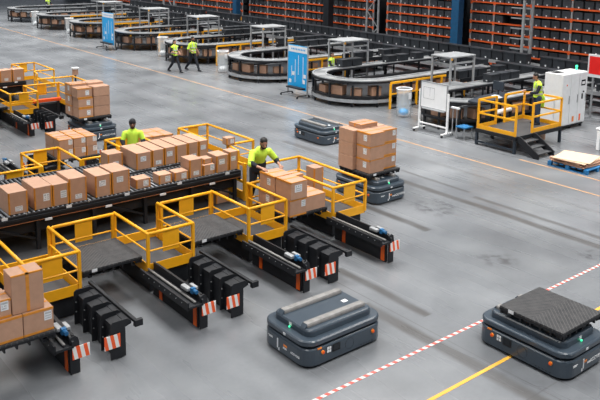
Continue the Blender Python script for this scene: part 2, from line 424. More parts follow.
NX = [(3.75,4.68),(5.98,6.92),(8.21,9.15),(10.46,11.43)]
NAMES = ['leftmost','second from left','third from left','rightmost']
def comb(x, dy, side, label):
    """dock guide with five fins; side=-1 runs towards -y (near), +1 towards +y"""
    def Y(v): return (v if side < 0 else 2*14.97-v) + dy
    t = thing('dock_guide', label, 'dock guide', (x, Y(10.0), 0))
    MB().box(x+.02, x+.17, Y(10.0), Y(11.55), .02, .46).build('side_beam', 'black', t, bevel=.006)
    MB().box(x+.30, x+.36, Y(9.93), Y(11.62), .56, .61).build('guide_rail', 'black', t, bevel=.006)
    MB().box(x+.20, x+.30, Y(10.0), Y(11.55), .53, .57).build('rail_bracket', 'black', t)
    for k in range(5):
        y = Y(9.97+.35*k); z = .63
        pr = [(x-.06, 0.02), (x+.19, .02), (x+.19, .50), (x+.29, .53), (x+.29, z-.05), (x+.22, z), (x-.01, z), (x-.05, z-.03), (x-.06, z-.10)]
        MB().prism_y(pr, min(y, y+.022*side*-1), max(y, y+.022*side*-1)).build('fin', 'black', t, bevel=.003)
        if k:
            yy = Y(9.97+.35*k-.17)
            MB().prism_y([(x+.0, .47), (x+.19, .47), (x+.19, .57), (x+.0, .55)], yy-.14, yy+.14).build('cover', 'black', t)
        e = MB()
        for zz in (.25, .42): e.tube((x-.03, y-.001*side, zz), (x-.03, y+.010*side, zz), .011)
        e.build('bolts', 'steel', t)
    MB().box(x-.17, x+.09, Y(9.945), Y(9.955), .22, .44).build('warning_plate', 'warn', t)
    MB().box(x+.30, x+.44, Y(9.86), Y(9.93), .50, .61).build('end_stop', 'black', t, bevel=.01)
    return t
def beam(x, dy, side, label):
    def Y(v): return (v if side < 0 else 2*14.97-v) + dy
    YE = 11.60
    t = thing('dock_beam', label, 'dock beam', (x, Y(10.0), 0))
    MB().box(x-.045, x, Y(10.03), Y(YE), .02, .46).build('side_wall', 'black', t)
    MB().prism_x([(Y(9.92), .46), (Y(YE), .46), (Y(YE), .64), (Y(10.1), .64), (Y(9.92), .56)] if side < 0 else [(Y(YE), .46), (Y(9.92), .46), (Y(9.92), .56), (Y(10.1), .64), (Y(YE), .64)], x-.03, x+.0).build('web', 'black', t)
    MB().box(x-.30, x-.03, Y(9.92), Y(YE), .455, .50).build('channel', 'black', t, bevel=.008)
    MB().box(x-.305, x-.27, Y(9.92), Y(YE), .44, .58).build('channel_lip', 'black', t, bevel=.006)
    MB().box(x+.02, x+.06, Y(10.05), Y(YE), .50, .60).build('outer_rail', 'black', t, bevel=.006)
    MB().tube((x-.13, Y(9.97), .53), (x-.13, Y(YE), .53), .022, n=8).build('drive_shaft', 'railgrey', t, smooth=True)
    rb = MB(); n = 8
    for k in range(n): rb.tube((x-.306, Y(10.1+k*.19), .53), (x-.316, Y(10.1+k*.19), .53), .008, n=6)
    rb.build('bolts', 'steel', t)
    for yy in (10.07, 11.25):
        MB().box(x-.056, x-.044, Y(yy), Y(yy+.10), .03, .455).build('reflector', 'orange', t)
    pr = [(x-.05, .02), (x+.10, .02), (x+.10, .50), (x+.08, .59), (x+.03, .63), (x-.05, .60)]
    MB().prism_y(pr, min(Y(9.955), Y(9.98)), max(Y(9.955), Y(9.98))).build('end_plate', 'black', t, bevel=.004)
    MB().box(x-.02, x+.25, Y(9.938), Y(9.948), .26, .46).build('warning_plate', 'warn', t)
    g = MB().box(x-.13, x-.04, Y(10.24), Y(10.46), .60, .665); g.build('gearbox', 'silver', t, bevel=.015)
    g = MB().box(x+.005, x+.07, Y(10.20), Y(10.40), .61, .665); g.build('terminal_box', 'silver', t, bevel=.01)
    mt = MB().tube((x-.06, Y(10.03), .655), (x-.06, Y(10.18), .655), .035, n=12).box(x-.10, x-.02, Y(10.12), Y(10.19), .60, .70)
    mt.build('motor', 'blue', t, bevel=.006)
    return t

def conveyor(x0, x1, y0, y1, dy, label, legs=True, label_tags=True):
    t = thing('roller_conveyor', label, 'conveyor', (x1, y0+dy, DECK))
    ya, yb = y0+dy, y1+dy
    MB().box(x0, x1, ya-.055, ya, 1.05, 1.215).build('side_frame', 'black', t, bevel=.008)
    MB().box(x0, x1, yb, yb+.055, 1.05, 1.215).build('side_frame', 'black', t, bevel=.008)
    MB().box(x0, x1, ya-.085, ya-.058, 1.115, 1.16).build('side_strip', 'blackrub', t)
    MB().tube((x0, ya-.075, 1.055), (x1, ya-.075, 1.055), .007, n=6).build('cable', 'cableor', t)
    rl = MB(); x = x0+.05
    while x < x1-.03:
        rl.tube((x, ya+.003, 1.19), (x, yb-.003, 1.19), .026, n=8); x += .095
    tag(rl.build('rollers', 'rollers', t, smooth=True), kind='stuff')
    MB().box(x0, x1, ya+.01, yb-.01, 1.06, 1.09).build('bed', 'black', t)
    MB().box(x0, x1-.05, ya+.06, ya+.10, .80, 1.06).build('under_shade_panel', 'black', t)  # black panel and tray added to darken the space beneath the rollers
    MB().box(x0, x1-.05, ya+.10, yb-.10, .78, .80).build('under_shade_tray', 'black', t)
    x = x1-.12; k = 0
    while x > x0:
        MB().box(x-.035, x+.035, ya-.05, ya+.02, DECK, 1.05).build('leg', 'black', t)
        MB().box(x-.035, x+.035, yb-.02, yb+.05, DECK, 1.05).build('leg', 'black', t)
        MB().bar((x, ya, .62), (x, yb, .62), .04, .05).build('cross_bar', 'black', t)
        if k % 2 == 0: MB().bar((x, ya, .65), (x-.9, ya, 1.03), .03, .04).build('brace', 'black', t)
        x -= 1.15; k += 1
    k = 0; x = x1 - .35
    while x > x0:
        MB().box(x-.055, x+.055, ya-.062, ya-.056, 1.17, 1.225).build('tag', 'paper', t)
        MB().box(x-.5, x-.36, ya-.099, ya-.086, 1.02, 1.065).build('tag', 'cab', t)
        if True:
            e = MB(); e.box(x-.86, x-.84, ya-.09, ya-.055, 1.215, 1.245); e.build('sensor', 'steel', t)
        x -= 1.25; k += 1
    MB().box(x1, x1+.03, ya-.05, yb+.05, .98, 1.20).build('end_plate', 'black', t)
    return t

def system(dy, far_too, tags, xs):
    sysn = tags
    t = thing('toe_board', 'long low yellow toe board along the front edge of the %s line walkway' % sysn, 'toe board', (2.4, 13.1+dy, DECK))
    MB().box(2.4, 9.55, 13.10+dy, 13.13+dy, DECK, DECK+.17).build('board', 'yellow', t)
    conveyor(2.6, 9.5, 13.90, 14.98, dy, 'black roller conveyor of the %s line, lane nearer the viewer' % sysn)
    conveyor(2.6, 9.55, 15.17, 16.22, dy, 'black roller conveyor lane of the %s line on its far side' % sysn)
    # decks
    d = thing('walkway_deck', 'grey metal walkway and niches around the conveyor of the %s line' % sysn, 'walkway', (6, 13.3+dy, 0))
    MB().box(2.4, 11.38, 13.03+dy, 16.86+dy, DECK-.07, DECK-.001).build('deck_plate', 'deck', d)
    for i, (a, b) in enumerate(NX):
        MB().box(a+.04, b-.04, 11.70+dy, 13.028+dy, DECK-.07, DECK-.001).build('niche_floor', 'deck', d)
        MB().box(a+.04, b-.04, 16.862+dy, 18.27+dy, DECK-.07, DECK-.001).build('niche_floor', 'deck', d)
    for yy in (13.04, 16.83):
        MB().box(2.4, 11.36, yy+dy, yy+.02+dy, .03, DECK-.072).build('shade_panel', 'black', d)  # black panels added to keep the space under decks and niches dark
    for i, (a, b) in enumerate(NX):
        for y0, y1 in ((11.72, 13.03), (16.87, 18.25)):
            for x in (a+.06, b-.08): MB().box(x, x+.02, y0+dy, y1+dy, .03, DECK-.072).build('shade_panel', 'black', d)
        MB().box(a+.08, b-.08, 11.72+dy, 11.74+dy, .03, DECK-.072).build('shade_panel', 'black', d)
    for x in (3.0, 4.2, 6.45, 8.7, 10.95):
        for y in (11.9, 13.2, 14.97, 16.7, 18.1):
            if y in (11.9, 18.1) and x == 3.0: continue
            MB().box(x-.05, x+.05, y-.05+dy, y+.05+dy, 0, DECK-.07).build('leg', 'black', d)
    for i, (a, b) in enumerate(NX):
        n = NAMES[i]
        if i in xs:
            if i == 3:
                railing([(a,13.03+dy),(a,11.65+dy),(b,11.65+dy),(b,14.05+dy),(a-.45,14.05+dy)], 'yellow guard railing round the %s front niche of the %s line' % (n, sysn), (1,), kick_segs=(0,1,2))
            else:
                railing([(a,13.03+dy),(a,11.65+dy),(b,11.65+dy),(b,13.03+dy)], 'yellow guard railing round the %s front niche of the %s line' % (n, sysn), (1,))
        if far_too:
            if i == 3:
                railing([(a,16.9+dy),(a,18.35+dy),(b,18.35+dy),(b,16.03+dy),(a+.15,16.03+dy),(a+.02,15.35+dy)], 'yellow guard railing round the %s back niche of the %s line' % (n, sysn), (1,), kick_segs=(0,1,2))
            else:
                railing([(a,16.9+dy),(a,18.32+dy),(b,18.32+dy),(b,16.9+dy)], 'yellow guard railing round the %s back niche of the %s line' % (n, sysn), (1,))
    for i in range(4):
        a = NX[i-1][1]+.06 if i else 2.5; b = NX[i][0]-.06
        nm = ORD[i]
        if i-0 in xs or i-1 in xs:
            railing([(a,12.99+dy),(b,12.99+dy)], 'straight yellow railing behind the %s front bay from left, %s line' % (nm, sysn), (0,), kick=False)
        if far_too:
            railing([(a,16.9+dy),(b,16.9+dy)], 'straight yellow railing at the %s back bay from left, %s line' % (nm, sysn), (0,))
    # docks
    for i in range(4):
        cx = 2.30+2.215*i; bx = 3.86+2.225*i
        if i in xs or i-1 in xs:
            if i: comb(cx, dy, -1, 'black finned dock guide left of the %s front bay of the %s line' % (nm if 0 else ORD[i], sysn))
            beam(bx, dy, -1, 'black dock beam with blue motor, %s front bay of the %s line' % (ORD[i], sysn))
        if far_too and i:
            comb(cx, dy, 1, 'black finned dock guide left of the %s back bay of the %s line' % (ORD[i], sysn))
            beam(bx, dy, 1, 'black dock beam with blue motor, %s back bay of the %s line' % (ORD[i], sysn))
    if far_too: beam(4.80, dy, 1, 'black dock beam seen behind the far left boxes of the %s line' % sysn)

system(0, True, 'front', (0,1,2,3))
system(14.35, True, 'rear left', (1,2,3))
# supports carrying idle plates in the bays: small brackets
def bay_plate(i, dy, side, label, y=None):
    x = 5.335 + 2.235*(i-1)
    yy = (12.28 if side < 0 else 17.66) if y is None else y
    t = make_plate(label, (x, yy+dy, .63))
    b = MB()
    b.box(-.44, .44, -.06, .06, -.05, -.001).box(-.44, -.38, -.5, .5, -.05, -.001).box(.38, .44, -.5, .5, -.05, -.001)
    b.build('carrier_frame', 'black', t)
    return t
bay_plate(1, 0, -1, 'empty black ribbed pallet plate in the bay left of the second front niche')
bay_plate(2, 0, -1, 'empty black ribbed pallet plate in the bay left of the third front niche')
bay_plate(3, 0, -1, 'black pallet plate under the boxes the bearded worker pushes')
bay_plate(0, 0, -1, 'black pallet plate under the box pile at the lower left picture edge', y=10.63)
bay_plate(2, 0, 1, 'black pallet plate under the low box pile left of the beanie worker', y=19.12)
bay_plate(3, 0, 1, 'black pallet plate under the low boxes right of the beanie worker', y=18.96)
bay_plate(2, 14.35, -1, 'empty black pallet plate in front of the rear left line at the picture edge')
t = thing('dock_bumper', 'bright red orange bar across the empty bay of the rear left line', 'bumper', (9.9, 26.75, .6))
MB().box(9.3, 10.35, 26.85, 26.97, .58, .70).build('bar', 'redor', t, bevel=.02)
MB().box(9.35, 9.43, 26.87, 26.95, 0, .58).build('leg', 'black', t); MB().box(10.2, 10.28, 26.87, 26.95, 0, .58).build('leg', 'black', t)
t = thing('end_guard', 'tall narrow yellow guard at the right end of the front conveyor', 'guard', (9.62, 13.8, DECK))
MB().box(9.60, 9.66, 13.80, 13.88, DECK, 1.36).build('post', 'yellow', t); MB().box(9.60, 9.66, 14.95, 15.03, DECK, 1.36).build('post', 'yellow', t)
MB().box(9.61, 9.65, 13.88, 14.95, .46, .66).build('kick_plate', 'yellow', t); MB().box(9.61, 9.65, 13.88, 14.95, 1.28, 1.34).build('top_rail', 'yellow', t)
MB().box(9.615, 9.645, 13.88, 14.95, .86, .92).build('middle_rail', 'yellow', t)

# ------------------------------------------------------------------ boxes on the conveyors
ZR = 1.217
front = [(4.27,.37,.44,'v','fl'),(4.76,.36,.45,'v','f'),(5.125,.33,.44,'v','f'),(5.46,.37,.50,'v','fl'),(6.01,.35,.46,'v','ft'),(6.375,.40,.48,'v','ft'),
         (6.92,.34,.21,'v','f'),(7.46,.32,.21,'v','f'),(7.85,.34,.20,'v','f'),(8.22,.33,.42,'v','fl'),(8.58,.30,.24,'v','fr'),(8.93,.33,.40,'v','ft'),(9.27,.28,.44,'v','ft')]
fd = [.60,.72,.66,.66,.62,.64,.3,.3,.28,.40,.36,.42,.30]
for i, ((x,w,h,tp,lb), d) in enumerate(zip(front, fd)):
    sz = 'small low' if h < .25 else ('tall' if h > .43 else 'medium')
    y0 = 13.95
    if i == 12: x, w = 9.285, .24
    box_at(x, y0, ZR, w-.012, d, h, '%s brown box with orange taped edges, %s from left on the front roller lane' % (sz, ORD[i]), tp, lb, 'boxes on the front roller lane')
box_at(8.63, 14.02, ZR+.243, .22, .26, .12, 'small taped parcel with pale lid lying on a small box on the front roller lane', 'v', None)
rear = [(7.56,.39,.40,'v','ft'),(7.965,.31,.41,'v','fl'),(8.29,.30,.42,'v','ft'),(8.60,.31,.43,'v',None),(8.925,.29,.44,'v','fl'),(9.23,.26,.44,'v','ft')]
for i, (x,w,h,tp,lb) in enumerate(rear):
    box_at(x, 15.20, ZR, w-.012, .85, h, 'brown cardboard box standing tight in the rear lane row, %s from the left' % ORD[i], tp, lb, 'boxes on the rear roller lane')
box_at(7.10, 15.72, ZR, .36, .42, .33, 'single brown box on the rear lane just left of the beanie worker', 'v', 'fl')
box_at(10.48, 15.88, 1.205, .25, .22, .19, 'little cardboard box perched on the yellow rail corner behind the bearded worker', 'v', 'f')
box_at(8.95, 14.0, DECK+.001, .34, .5, .30, 'box standing on the deck beneath the right end of the front conveyor', 'v', None)
# boxes on rear left line
for i, (x, w) in enumerate(((8.14,.40),(8.58,.42),(9.04,.42))):
    box_at(x, 28.2, ZR, w, .42, .46, 'cardboard box on the rear left conveyor, %s of three from the left' % ORD[i], 'v', 'fl', 'boxes on the rear left conveyor')
box_at(7.66, 28.2, ZR, .44, .42, .43, 'cardboard box on the rear left conveyor cut by the picture edge', 'v', 'fl', 'boxes on the rear left conveyor')

# bay 3: pile being pushed
ZP = .753
L3 = 'in the pile the bearded worker pushes'
box_at(9.27, 11.66, ZP, .44, .54, .37, 'bottom front left box with a white label ' + L3, 'b', 'fr')
box_at(9.25, 12.22, ZP, .46, .54, .37, 'bottom back left box beneath the worker hand ' + L3, 's', 's')
box_at(9.735, 11.74, ZP, .58, .50, .33, 'bottom right box with taped lid ' + L3, 't', None)
box_at(9.735, 12.26, ZP, .58, .50, .33, 'bottom back right box ' + L3, 't', None)
box_at(9.27, 11.64, ZP+.375, .44, .52, .38, 'top front box with white front label ' + L3, 'h', 'ft', size=.16)
box_at(9.25, 12.18, ZP+.375, .48, .54, .38, 'top back box touched by both hands ' + L3, 'h', 's')
box_at(10.80, 12.70, DECK+.001, .27, .30, .85, 'tall narrow box standing in the rightmost front niche behind the worker with the pile', 'v', None)
box_at(9.80, 12.42, ZP+.335, .44, .32, .26, 'low box at the very back of the pile the bearded worker pushes', 't', None)
# bay 0: pile lower left
box_at(3.215, 10.12, ZP, .435, .46, .35, 'labelled box at the lower right of the pile in the lower left picture edge', 'b', 'fr')
box_at(2.74, 10.12, ZP, .465, .46, .35, 'box low at the left picture edge, under the pile', 'b', None)
box_at(3.085, 10.17, ZP+.356, .455, .33, .585, 'tall box with a vertical orange tape and white sticker on its lid, lower left pile', 'c', None)
box_at(2.60, 10.17, ZP+.356, .47, .42, .27, 'box with white label left of the tall taped box, cut by the picture edge', 'b', 'fr')
box_at(2.68, 10.64, ZP, .45, .46, .35, 'hidden back left box of the pile at the lower left edge', 'b', None)
box_at(3.215, 10.64, ZP, .43, .46, .35, 'back right box of the pile at the lower left edge', 'b', None)
box_at(2.66, 10.66, ZP+.356, .40, .40, .42, 'back upper box of the pile at the lower left edge', 'b', None)
# far bay 2 pile (left of beanie worker)
q = 0
for lev in range(2):
    for (x, y, w, d) in ((7.06,18.60,.38,.42),(7.45,18.60,.34,.42),(7.80,18.60,.30,.42),(7.06,19.03,.38,.60),(7.45,19.03,.34,.60),(7.80,19.03,.30,.60)):
        row = 'front' if y < 18.8 else 'back'; c = ['left','middle','right'][0 if x < 7.3 else (1 if x < 7.6 else 2)]
        box_at(x, y, ZP+lev*.265, w-.01, d-.01, .26, 'small box, %s %s of the %s layer, low pile left of the beanie worker' % (row, c, ['lower','upper'][lev]), 'h' if lev else 'v', 'fr' if row == 'front' else None, 'low pile left of the beanie worker')
# far bay 3 boxes
for (x, y, w, d, h, c) in ((9.27,18.46,.42,.95,.28,'left'),(9.71,18.46,.34,.95,.27,'middle'),(10.07,18.46,.28,.95,.26,'right')):
    box_at(x, y, ZP, w, d, h, 'flat box, %s one of three behind the conveyor to the right of the beanie worker' % c, 'h', None, 'flat boxes right of the beanie worker')

# ------------------------------------------------------------------ robots
def make_robot(label, loc, rz):
    t = thing('transport_robot', label, 'robot', loc, rz, local=True)
    hx, hy = .82, .575
    def rp(ax, ay, r): return rrect(-ax, ax, -ay, ay, r, 7)
    b = MB(); b.prism(rp(hx, hy, .22), .05, .30).prism(rp(hx-.03, hy-.03, .2), .028, .05).prism(rp(hx, hy, .22), .30, .325, top=rp(hx-.02, hy-.02, .2))
    b.build('body', 'slate', t, bevel=.006)
    MB().prism(rp(hx-.05, hy-.05, .2), .325, .36).build('gap_band', 'blackrub', t)
    b = MB(); b.prism(rp(hx-.02, hy-.02, .2), .36, .375, top=rp(hx, hy, .22)).prism(rp(hx, hy, .22), .375, .435).prism(rp(hx, hy, .22), .435, .455, top=rp(hx-.02, hy-.02, .2))
    b.build('upper_shell', 'slate', t, bevel=.004)
    MB().prism(rp(hx-.14, hy-.12, .12), .455, .54).prism(rp(hx-.14, hy-.12, .12), .54, .565, top=rp(hx-.16, hy-.14, .1)).build('lift_deck', 'slate', t, bevel=.004)
    for y in (-.285, .285):
        MB().prism_x([(y-.062, .565), (y+.062, .565), (y+.062, .60), (y+.05, .625), (y-.05, .625), (y-.062, .60)], -.62, .60).build('lift_rail', 'railgrey', t, bevel=.004)
        MB().prism_y([(-.67,.565),(-.62,.565),(-.62,.62)], y-.055, y+.055).build('rail_end', 'slate', t)
    for x in (-.5, .5):
        for y in (-.42, .42):
            MB().tube((x, y-.03, .05), (x, y+.03, .05), .05, n=14).build('wheel', 'blackrub', t)
    # control side (-y)
    def disk(x, y, z, r, dy_, m, nm, n=18):
        return MB().tube((x, y, z), (x, y+dy_, z), r, n=n).build(nm, m, t)
    for x in (-.50, .62):
        if x > .6: x = .56
        e = disk(x, -hy, .235, .031, -.02, 'amber', 'emergency_stop')
        MB().tube((x, -hy-.02, .235), (x, -hy-.032, .235), .018, n=12).build('button', 'redor', e)
    p = MB().box(-.42, -.325, -hy-.004, -hy, .18, .29).build('keypad', 'blackrub', t)
    k = MB()
    for i in range(2):
        for j in range(2): k.box(-.412+i*.044, -.377+i*.044, -hy-.008, -hy-.004, .188+j*.052, .230+j*.052)
    k.build('keys', 'paper', p)
    f = MB().box(-.30, -.14, -hy-.006, -hy, .165, .29).build('screen', 'blackrub', t)
    MB().box(-.28, -.16, -hy-.009, -hy-.006, .185, .27).build('display', 'screen', f)
    ring = MB(); n = 28; cx, cz = .06, .19
    for i in range(n):
        a, c = 2*PI*i/n, 2*PI*(i+1)/n
        ring.bar((cx+.09*math.cos(a), -hy-.001, cz+.09*math.sin(a)), (cx+.09*math.cos(c), -hy-.001, cz+.09*math.sin(c)), .004, .003)
    ring.build('emblem_ring', 'blackrub', t)
    # lamps at the corner
    MB().box(-.60, -.52, -hy-.004, -hy+.01, .30, .322).build('corner_lamp', 'amber', t)
    s = MB()
    for x in (.30, .36, .42, .48, .54): s.box(x, x+.03, -hy-.003, -hy, .075, .085)
    s.build('vent_slots', 'blackrub', t)
    # both end faces carry lettering
    for sgn in (-1, 1):
        X = sgn*hx
        mt = Matrix.Translation((X+sgn*.003, sgn*.27 if sgn > 0 else -.30, .165)) @ Matrix.Rotation(sgn*PI/2, 4, 'Z') @ Matrix.Rotation(PI/2, 4, 'X')
        text('ADDVERB', .085 if sgn > 0 else .05, mt, 'lettering', 'paper', t)
        lg = MB()
        q_ = -sgn*.10 if sgn > 0 else .14
        lg.box(X, X+sgn*.004, q_-.014, q_+.014, .10, .26)
        lg.prism_x([(q_-.05,.07),(q_-.02,.07),(q_-.02,.105),(q_-.05,.125)], min(X, X+sgn*.004), max(X, X+sgn*.004))
        lg.build('emblem', 'paper', t)
        a = MB()
        for r_, zz in enumerate((.245, .228)): a.box(X, X+sgn*.004, -sgn*.33-.06, -sgn*.33+.06-.03*r_, zz-.02, zz-.01)
        for r_, zz in enumerate((.145, .128)): a.box(X, X+sgn*.004, sgn*.05-.04, sgn*.05+.05, zz+.02, zz+.029)
        a.build('small_print', 'paper', t)
        MB().box(X, X+sgn*.004, -.05-.05, -.05+.04, .19, .225).build('sticker', 'amber', t)
        Xd = sgn*(hx-.14)
        MB().box(Xd, Xd+sgn*.004, -.03, .03, .49, .54).build('badge', 'paper', t)
        MB().ball((Xd+sgn*.02, .0, .475), .018).build('status_lamp', 'green', t)
        MB().box(X, X+sgn*.004, -.06, .0, .385, .425).build('code_tag', 'paper', t)
    MB().box(.40, .50, -.05, .03, .566, .569).build('top_sticker', 'paper', t)
    return t
R1 = make_robot('slate blue transport robot with bare lift rails, nearest the striped floor tape in the foreground', (7.46, 8.48, 0), 0)
def robot_copy(label, loc, rz): return copy_tree(R1, loc, rz, label)
R2 = robot_copy('slate blue transport robot carrying an empty black plate at the right picture edge', (10.05, 6.14, 0), -PI/2)
R3 = robot_copy('slate blue transport robot under the tall box stack right of the yellow railings', (13.30, 13.40, 0), -PI/2)
R4 = robot_copy('slate blue transport robot without load, half hidden behind the tall box stack on the floor', (15.98, 18.52, 0), -PI/2)
R5 = robot_copy('slate blue transport robot under the box stack at the rear left line', (10.0, 23.35, 0), -PI/2)
R6 = robot_copy('dark robot corner peeking in at the bottom right picture corner', (9.83, 4.0, 0), 0)
R6.location = (9.74, 3.98, 0)
make_plate('empty black ribbed plate resting on the robot at the right picture edge', (10.09, 6.02, .628), -PI/2)
make_plate('black plate under the tall box stack right of the yellow railings', (13.30, 13.42, .628))
make_plate('black plate under the box stack at the rear left line', (9.93, 23.40, .628))

LA = 'of the robot-borne stack right of the yellow railings'
for k in range(3):
    z = ZP+.345*k; n = ['bottom','middle','top'][k]
    box_at(12.79, 12.90, z, .50, .50, .34, '%s box of the front column %s' % (n, LA), 'h', 's')
    box_at(13.31, 13.0, z, .52, .40, .335, '%s box of the right column %s' % (n, LA), 'b', 'fr')
    box_at(12.68, 13.42, z, .60, .54, .34, '%s box of the left column %s' % (n, LA), None, None)
    box_at(13.31, 13.42, z, .52, .54, .34, '%s box of the back column %s' % (n, LA), None, None)
box_at(12.98, 13.46, ZP+3*.345, .60, .46, .10, 'flat box lying on top %s' % LA, 't', None)
LB = 'of the stack beside the rear left line'
for k in range(3):
    z = ZP+.33*k; n = ['bottom','middle','top'][k]
    dx = [0, .0, -.03][k]; zq = ZP+.35*k
    box_at(9.38+dx, 22.90, z, .50, .46, .32, '%s box, front left column %s' % (n, LB), 'b', 'f')
    box_at(9.92, 22.92, z, .56, .46, .32, '%s box, front right column %s' % (n, LB), None, None)
    box_at(9.34, 23.40, zq, .55, .52, .345, '%s box, back left column %s' % (n, LB), 'h', 's')
    box_at(9.92, 23.40, zq, .56, .50, .345, '%s box, back right column %s' % (n, LB), None, None)

# small scanner post with box near rear left line
t = thing('scanner_post', 'black post with brown topped scanner head by the rear left railing', 'scanner', (11.75, 27.0, 0))
MB().tube((11.75, 28.9, 0), (11.75, 28.9, 1.12), .035).tube((11.75,28.9,0),(11.75,28.9,.03),.15,n=14).build('post', 'black', t)
MB().box(11.65, 11.85, 28.82, 28.98, 1.12, 1.36).build('head', 'card', t, bevel=.01)
MB().box(11.63, 11.89, 28.8, 29.02, 1.362, 1.43).build('cap', 'cab', t, bevel=.01)

# ------------------------------------------------------------------ oval loops
def stadium(cx, cy, R, x1, n=18, open_end=True):
    pts = [(x1, cy-R)]
    for i in range(n+1):
        a = -PI/2 - PI*i/n; pts.append((cx+R*math.cos(a), cy+R*math.sin(a)))
    pts.append((x1, cy+R)); return pts
def strip(mb, inner, outer, z0, z1, m=0):
    n = len(inner); vs = []
    for (a, b) in zip(inner, outer): vs += [(a[0],a[1],z0),(b[0],b[1],z0),(b[0],b[1],z1),(a[0],a[1],z1)]
    fs = []
    for i in range(n-1):
        o = 4*i; p = o+4
        fs += [(o,p,p+1,o+1),(o+1,p+1,p+2,o+2),(o+2,p+2,p+3,o+3),(o+3,p+3,p,o)]
    fs += [(0,1,2,3),(4*n-1,4*n-2,4*n-3,4*n-4)]
    mb.add(vs, fs, m); return mb
def loop(cx, cy, R, x1, label, W=.62, guard=False):
    t = thing('loop_conveyor', label, 'conveyor', (cx-R, cy, 0))
    S_ = lambda r: stadium(cx, cy, r, x1)
    strip(MB(), S_(R-W+.06), S_(R-.06), 1.00, 1.06).build('belt', 'belt', t)
    strip(MB(), S_(R-.06), S_(R), 1.06, 1.10).build('outer_rail', 'steel', t)
    strip(MB(), S_(R-.058), S_(R+.02), .975, 1.058).build('outer_skirt', 'black', t)
    strip(MB(), S_(R-W), S_(R-W+.06), 1.06, 1.10).build('inner_rail', 'steel', t)
    strip(MB(), S_(R-W-.02), S_(R-W+.058), .975, 1.058).build('inner_skirt', 'black', t)
    strip(MB(), S_(R-W+.08), S_(R-.08), .96, .995).build('pan', 'black', t)
    strip(MB(), S_(R-W), S_(R), .36, .44).build('lower_shelf', 'black', t)
    if guard:
        k = S_(R+.003)[1:-4], S_(R+.02)[1:-4]
        strip(MB(), k[0], k[1], .18, .32).build('lower_guard', 'steel', t)
    q_ = S_(R-W)
    MB().prism(q_ + [], .28, .33).build('inner_dark_fill', 'black', t)  # black sheet added over the floor so the loop interior reads dark
    pl = S_(R-.03)
    def leg(x, y): MB().box(x-.035, x+.035, y-.035, y+.035, 0, .90).build('leg', 'black', t)
    for i in (2, 5, 8, 11, 14, 17): leg(*pl[i+1])
    x = cx+1.2
    while x < x1:
        leg(x, cy-R+.04); leg(x, cy-R+W-.04); x += 1.25
    x = cx+1.2
    while x < x1:
        leg(x, cy+R-.04); x += 2.4
    return t
LOOPS = [(21.75, 17.35, 1.45, 28.6), (21.9, 22.95, 2.0, 28.6), (22.0, 29.6, 2.0, 28.6), (22.2, 36.3, 2.0, 28.6), (22.2, 42.8, 2.0, 28.6), (22.2, 50.0, 2.0, 28.6), (22.2, 56.4, 2.0, 28.6), (22.2, 63.2, 2.0, 28.6)]
LN = ['behind the whiteboard', 'right of the big blue banner', 'right of the walkers', 'left of the walkers', 'right of the small far banner',
      'left of the small far banner', 'second from the top left corner', 'at the top left corner']
for (cx, cy, R, x1), l in zip(LOOPS, LN):
    loop(cx, cy, R, x1, 'black and grey oval loop conveyor ' + l, guard=l in LN[1:3])
# boxes on lower shelves
proto = None
for li, (cx, cy, R, x1) in enumerate(LOOPS):
    r = R-.30; spots = []
    for a in ((-188, -162, -136, -110) if R > 1.8 else (-180, -145, -108)): spots.append((cx+(R-.34)*math.cos(math.radians(a)), cy+(R-.34)*math.sin(math.radians(a)), math.radians(a)+PI/2))
    for x in (22.6, 23.4, 24.2, 25.1, 25.9, 26.7, 27.5): spots.append((x+random.uniform(-.08,.08), cy-r, 0))
    for j, (x, y, a) in enumerate(spots):
        lab = 'brown carton under the oval loop %s, %s round its edge' % (LN[li], ORD[j])
        if proto is None:
            proto = thing('carton', lab, 'box', (x, y, .442), 0, 'cartons under the oval loops', local=True)
            MB().box(-.24,.24,-.19,.19,0,.34).build('body', 'card', proto, bevel=.01)
            MB().box(-.03,.03,-.195,.195,.338,.344).build('tape', 'tape', proto)
            proto.rotation_euler.z = a
        else:
            o = copy_tree(proto, (x, y, .442), a+random.uniform(-.15,.15), lab); s_ = random.uniform(.9, 1.1); o.scale = (s_, s_*.92, random.uniform(.85, 1.2))
# yellow barrier rails between loops
for i, (yy, xa, xb) in enumerate(((20.55, 21.4, 26.2), (27.15, 21.9, 26.5), (33.85, 21.7, 27), (40.45, 21.8, 27), (47.4, 21.8, 27), (54.1, 21.8, 27))):
    t = thing('barrier_rail', 'yellow barrier rail in front of the oval loop ' + LN[i+1], 'railing', (xa, yy, 0))
    MB().box(xa, xb, yy-.03, yy+.03, 1.02, 1.10).build('top_rail', 'yellow', t)
    MB().box(xa, xb, yy-.02, yy+.02, .58, .63).build('middle_rail', 'yellow', t)
    x = xa
    while x <= xb: MB().box(x-.035, x+.035, yy-.035, yy+.035, 0, 1.02).build('post', 'yellow', t); x += 1.55
    MB().box(xa, xb, yy-.03, yy+.03, 0, .06).build('foot_bar', 'black', t)
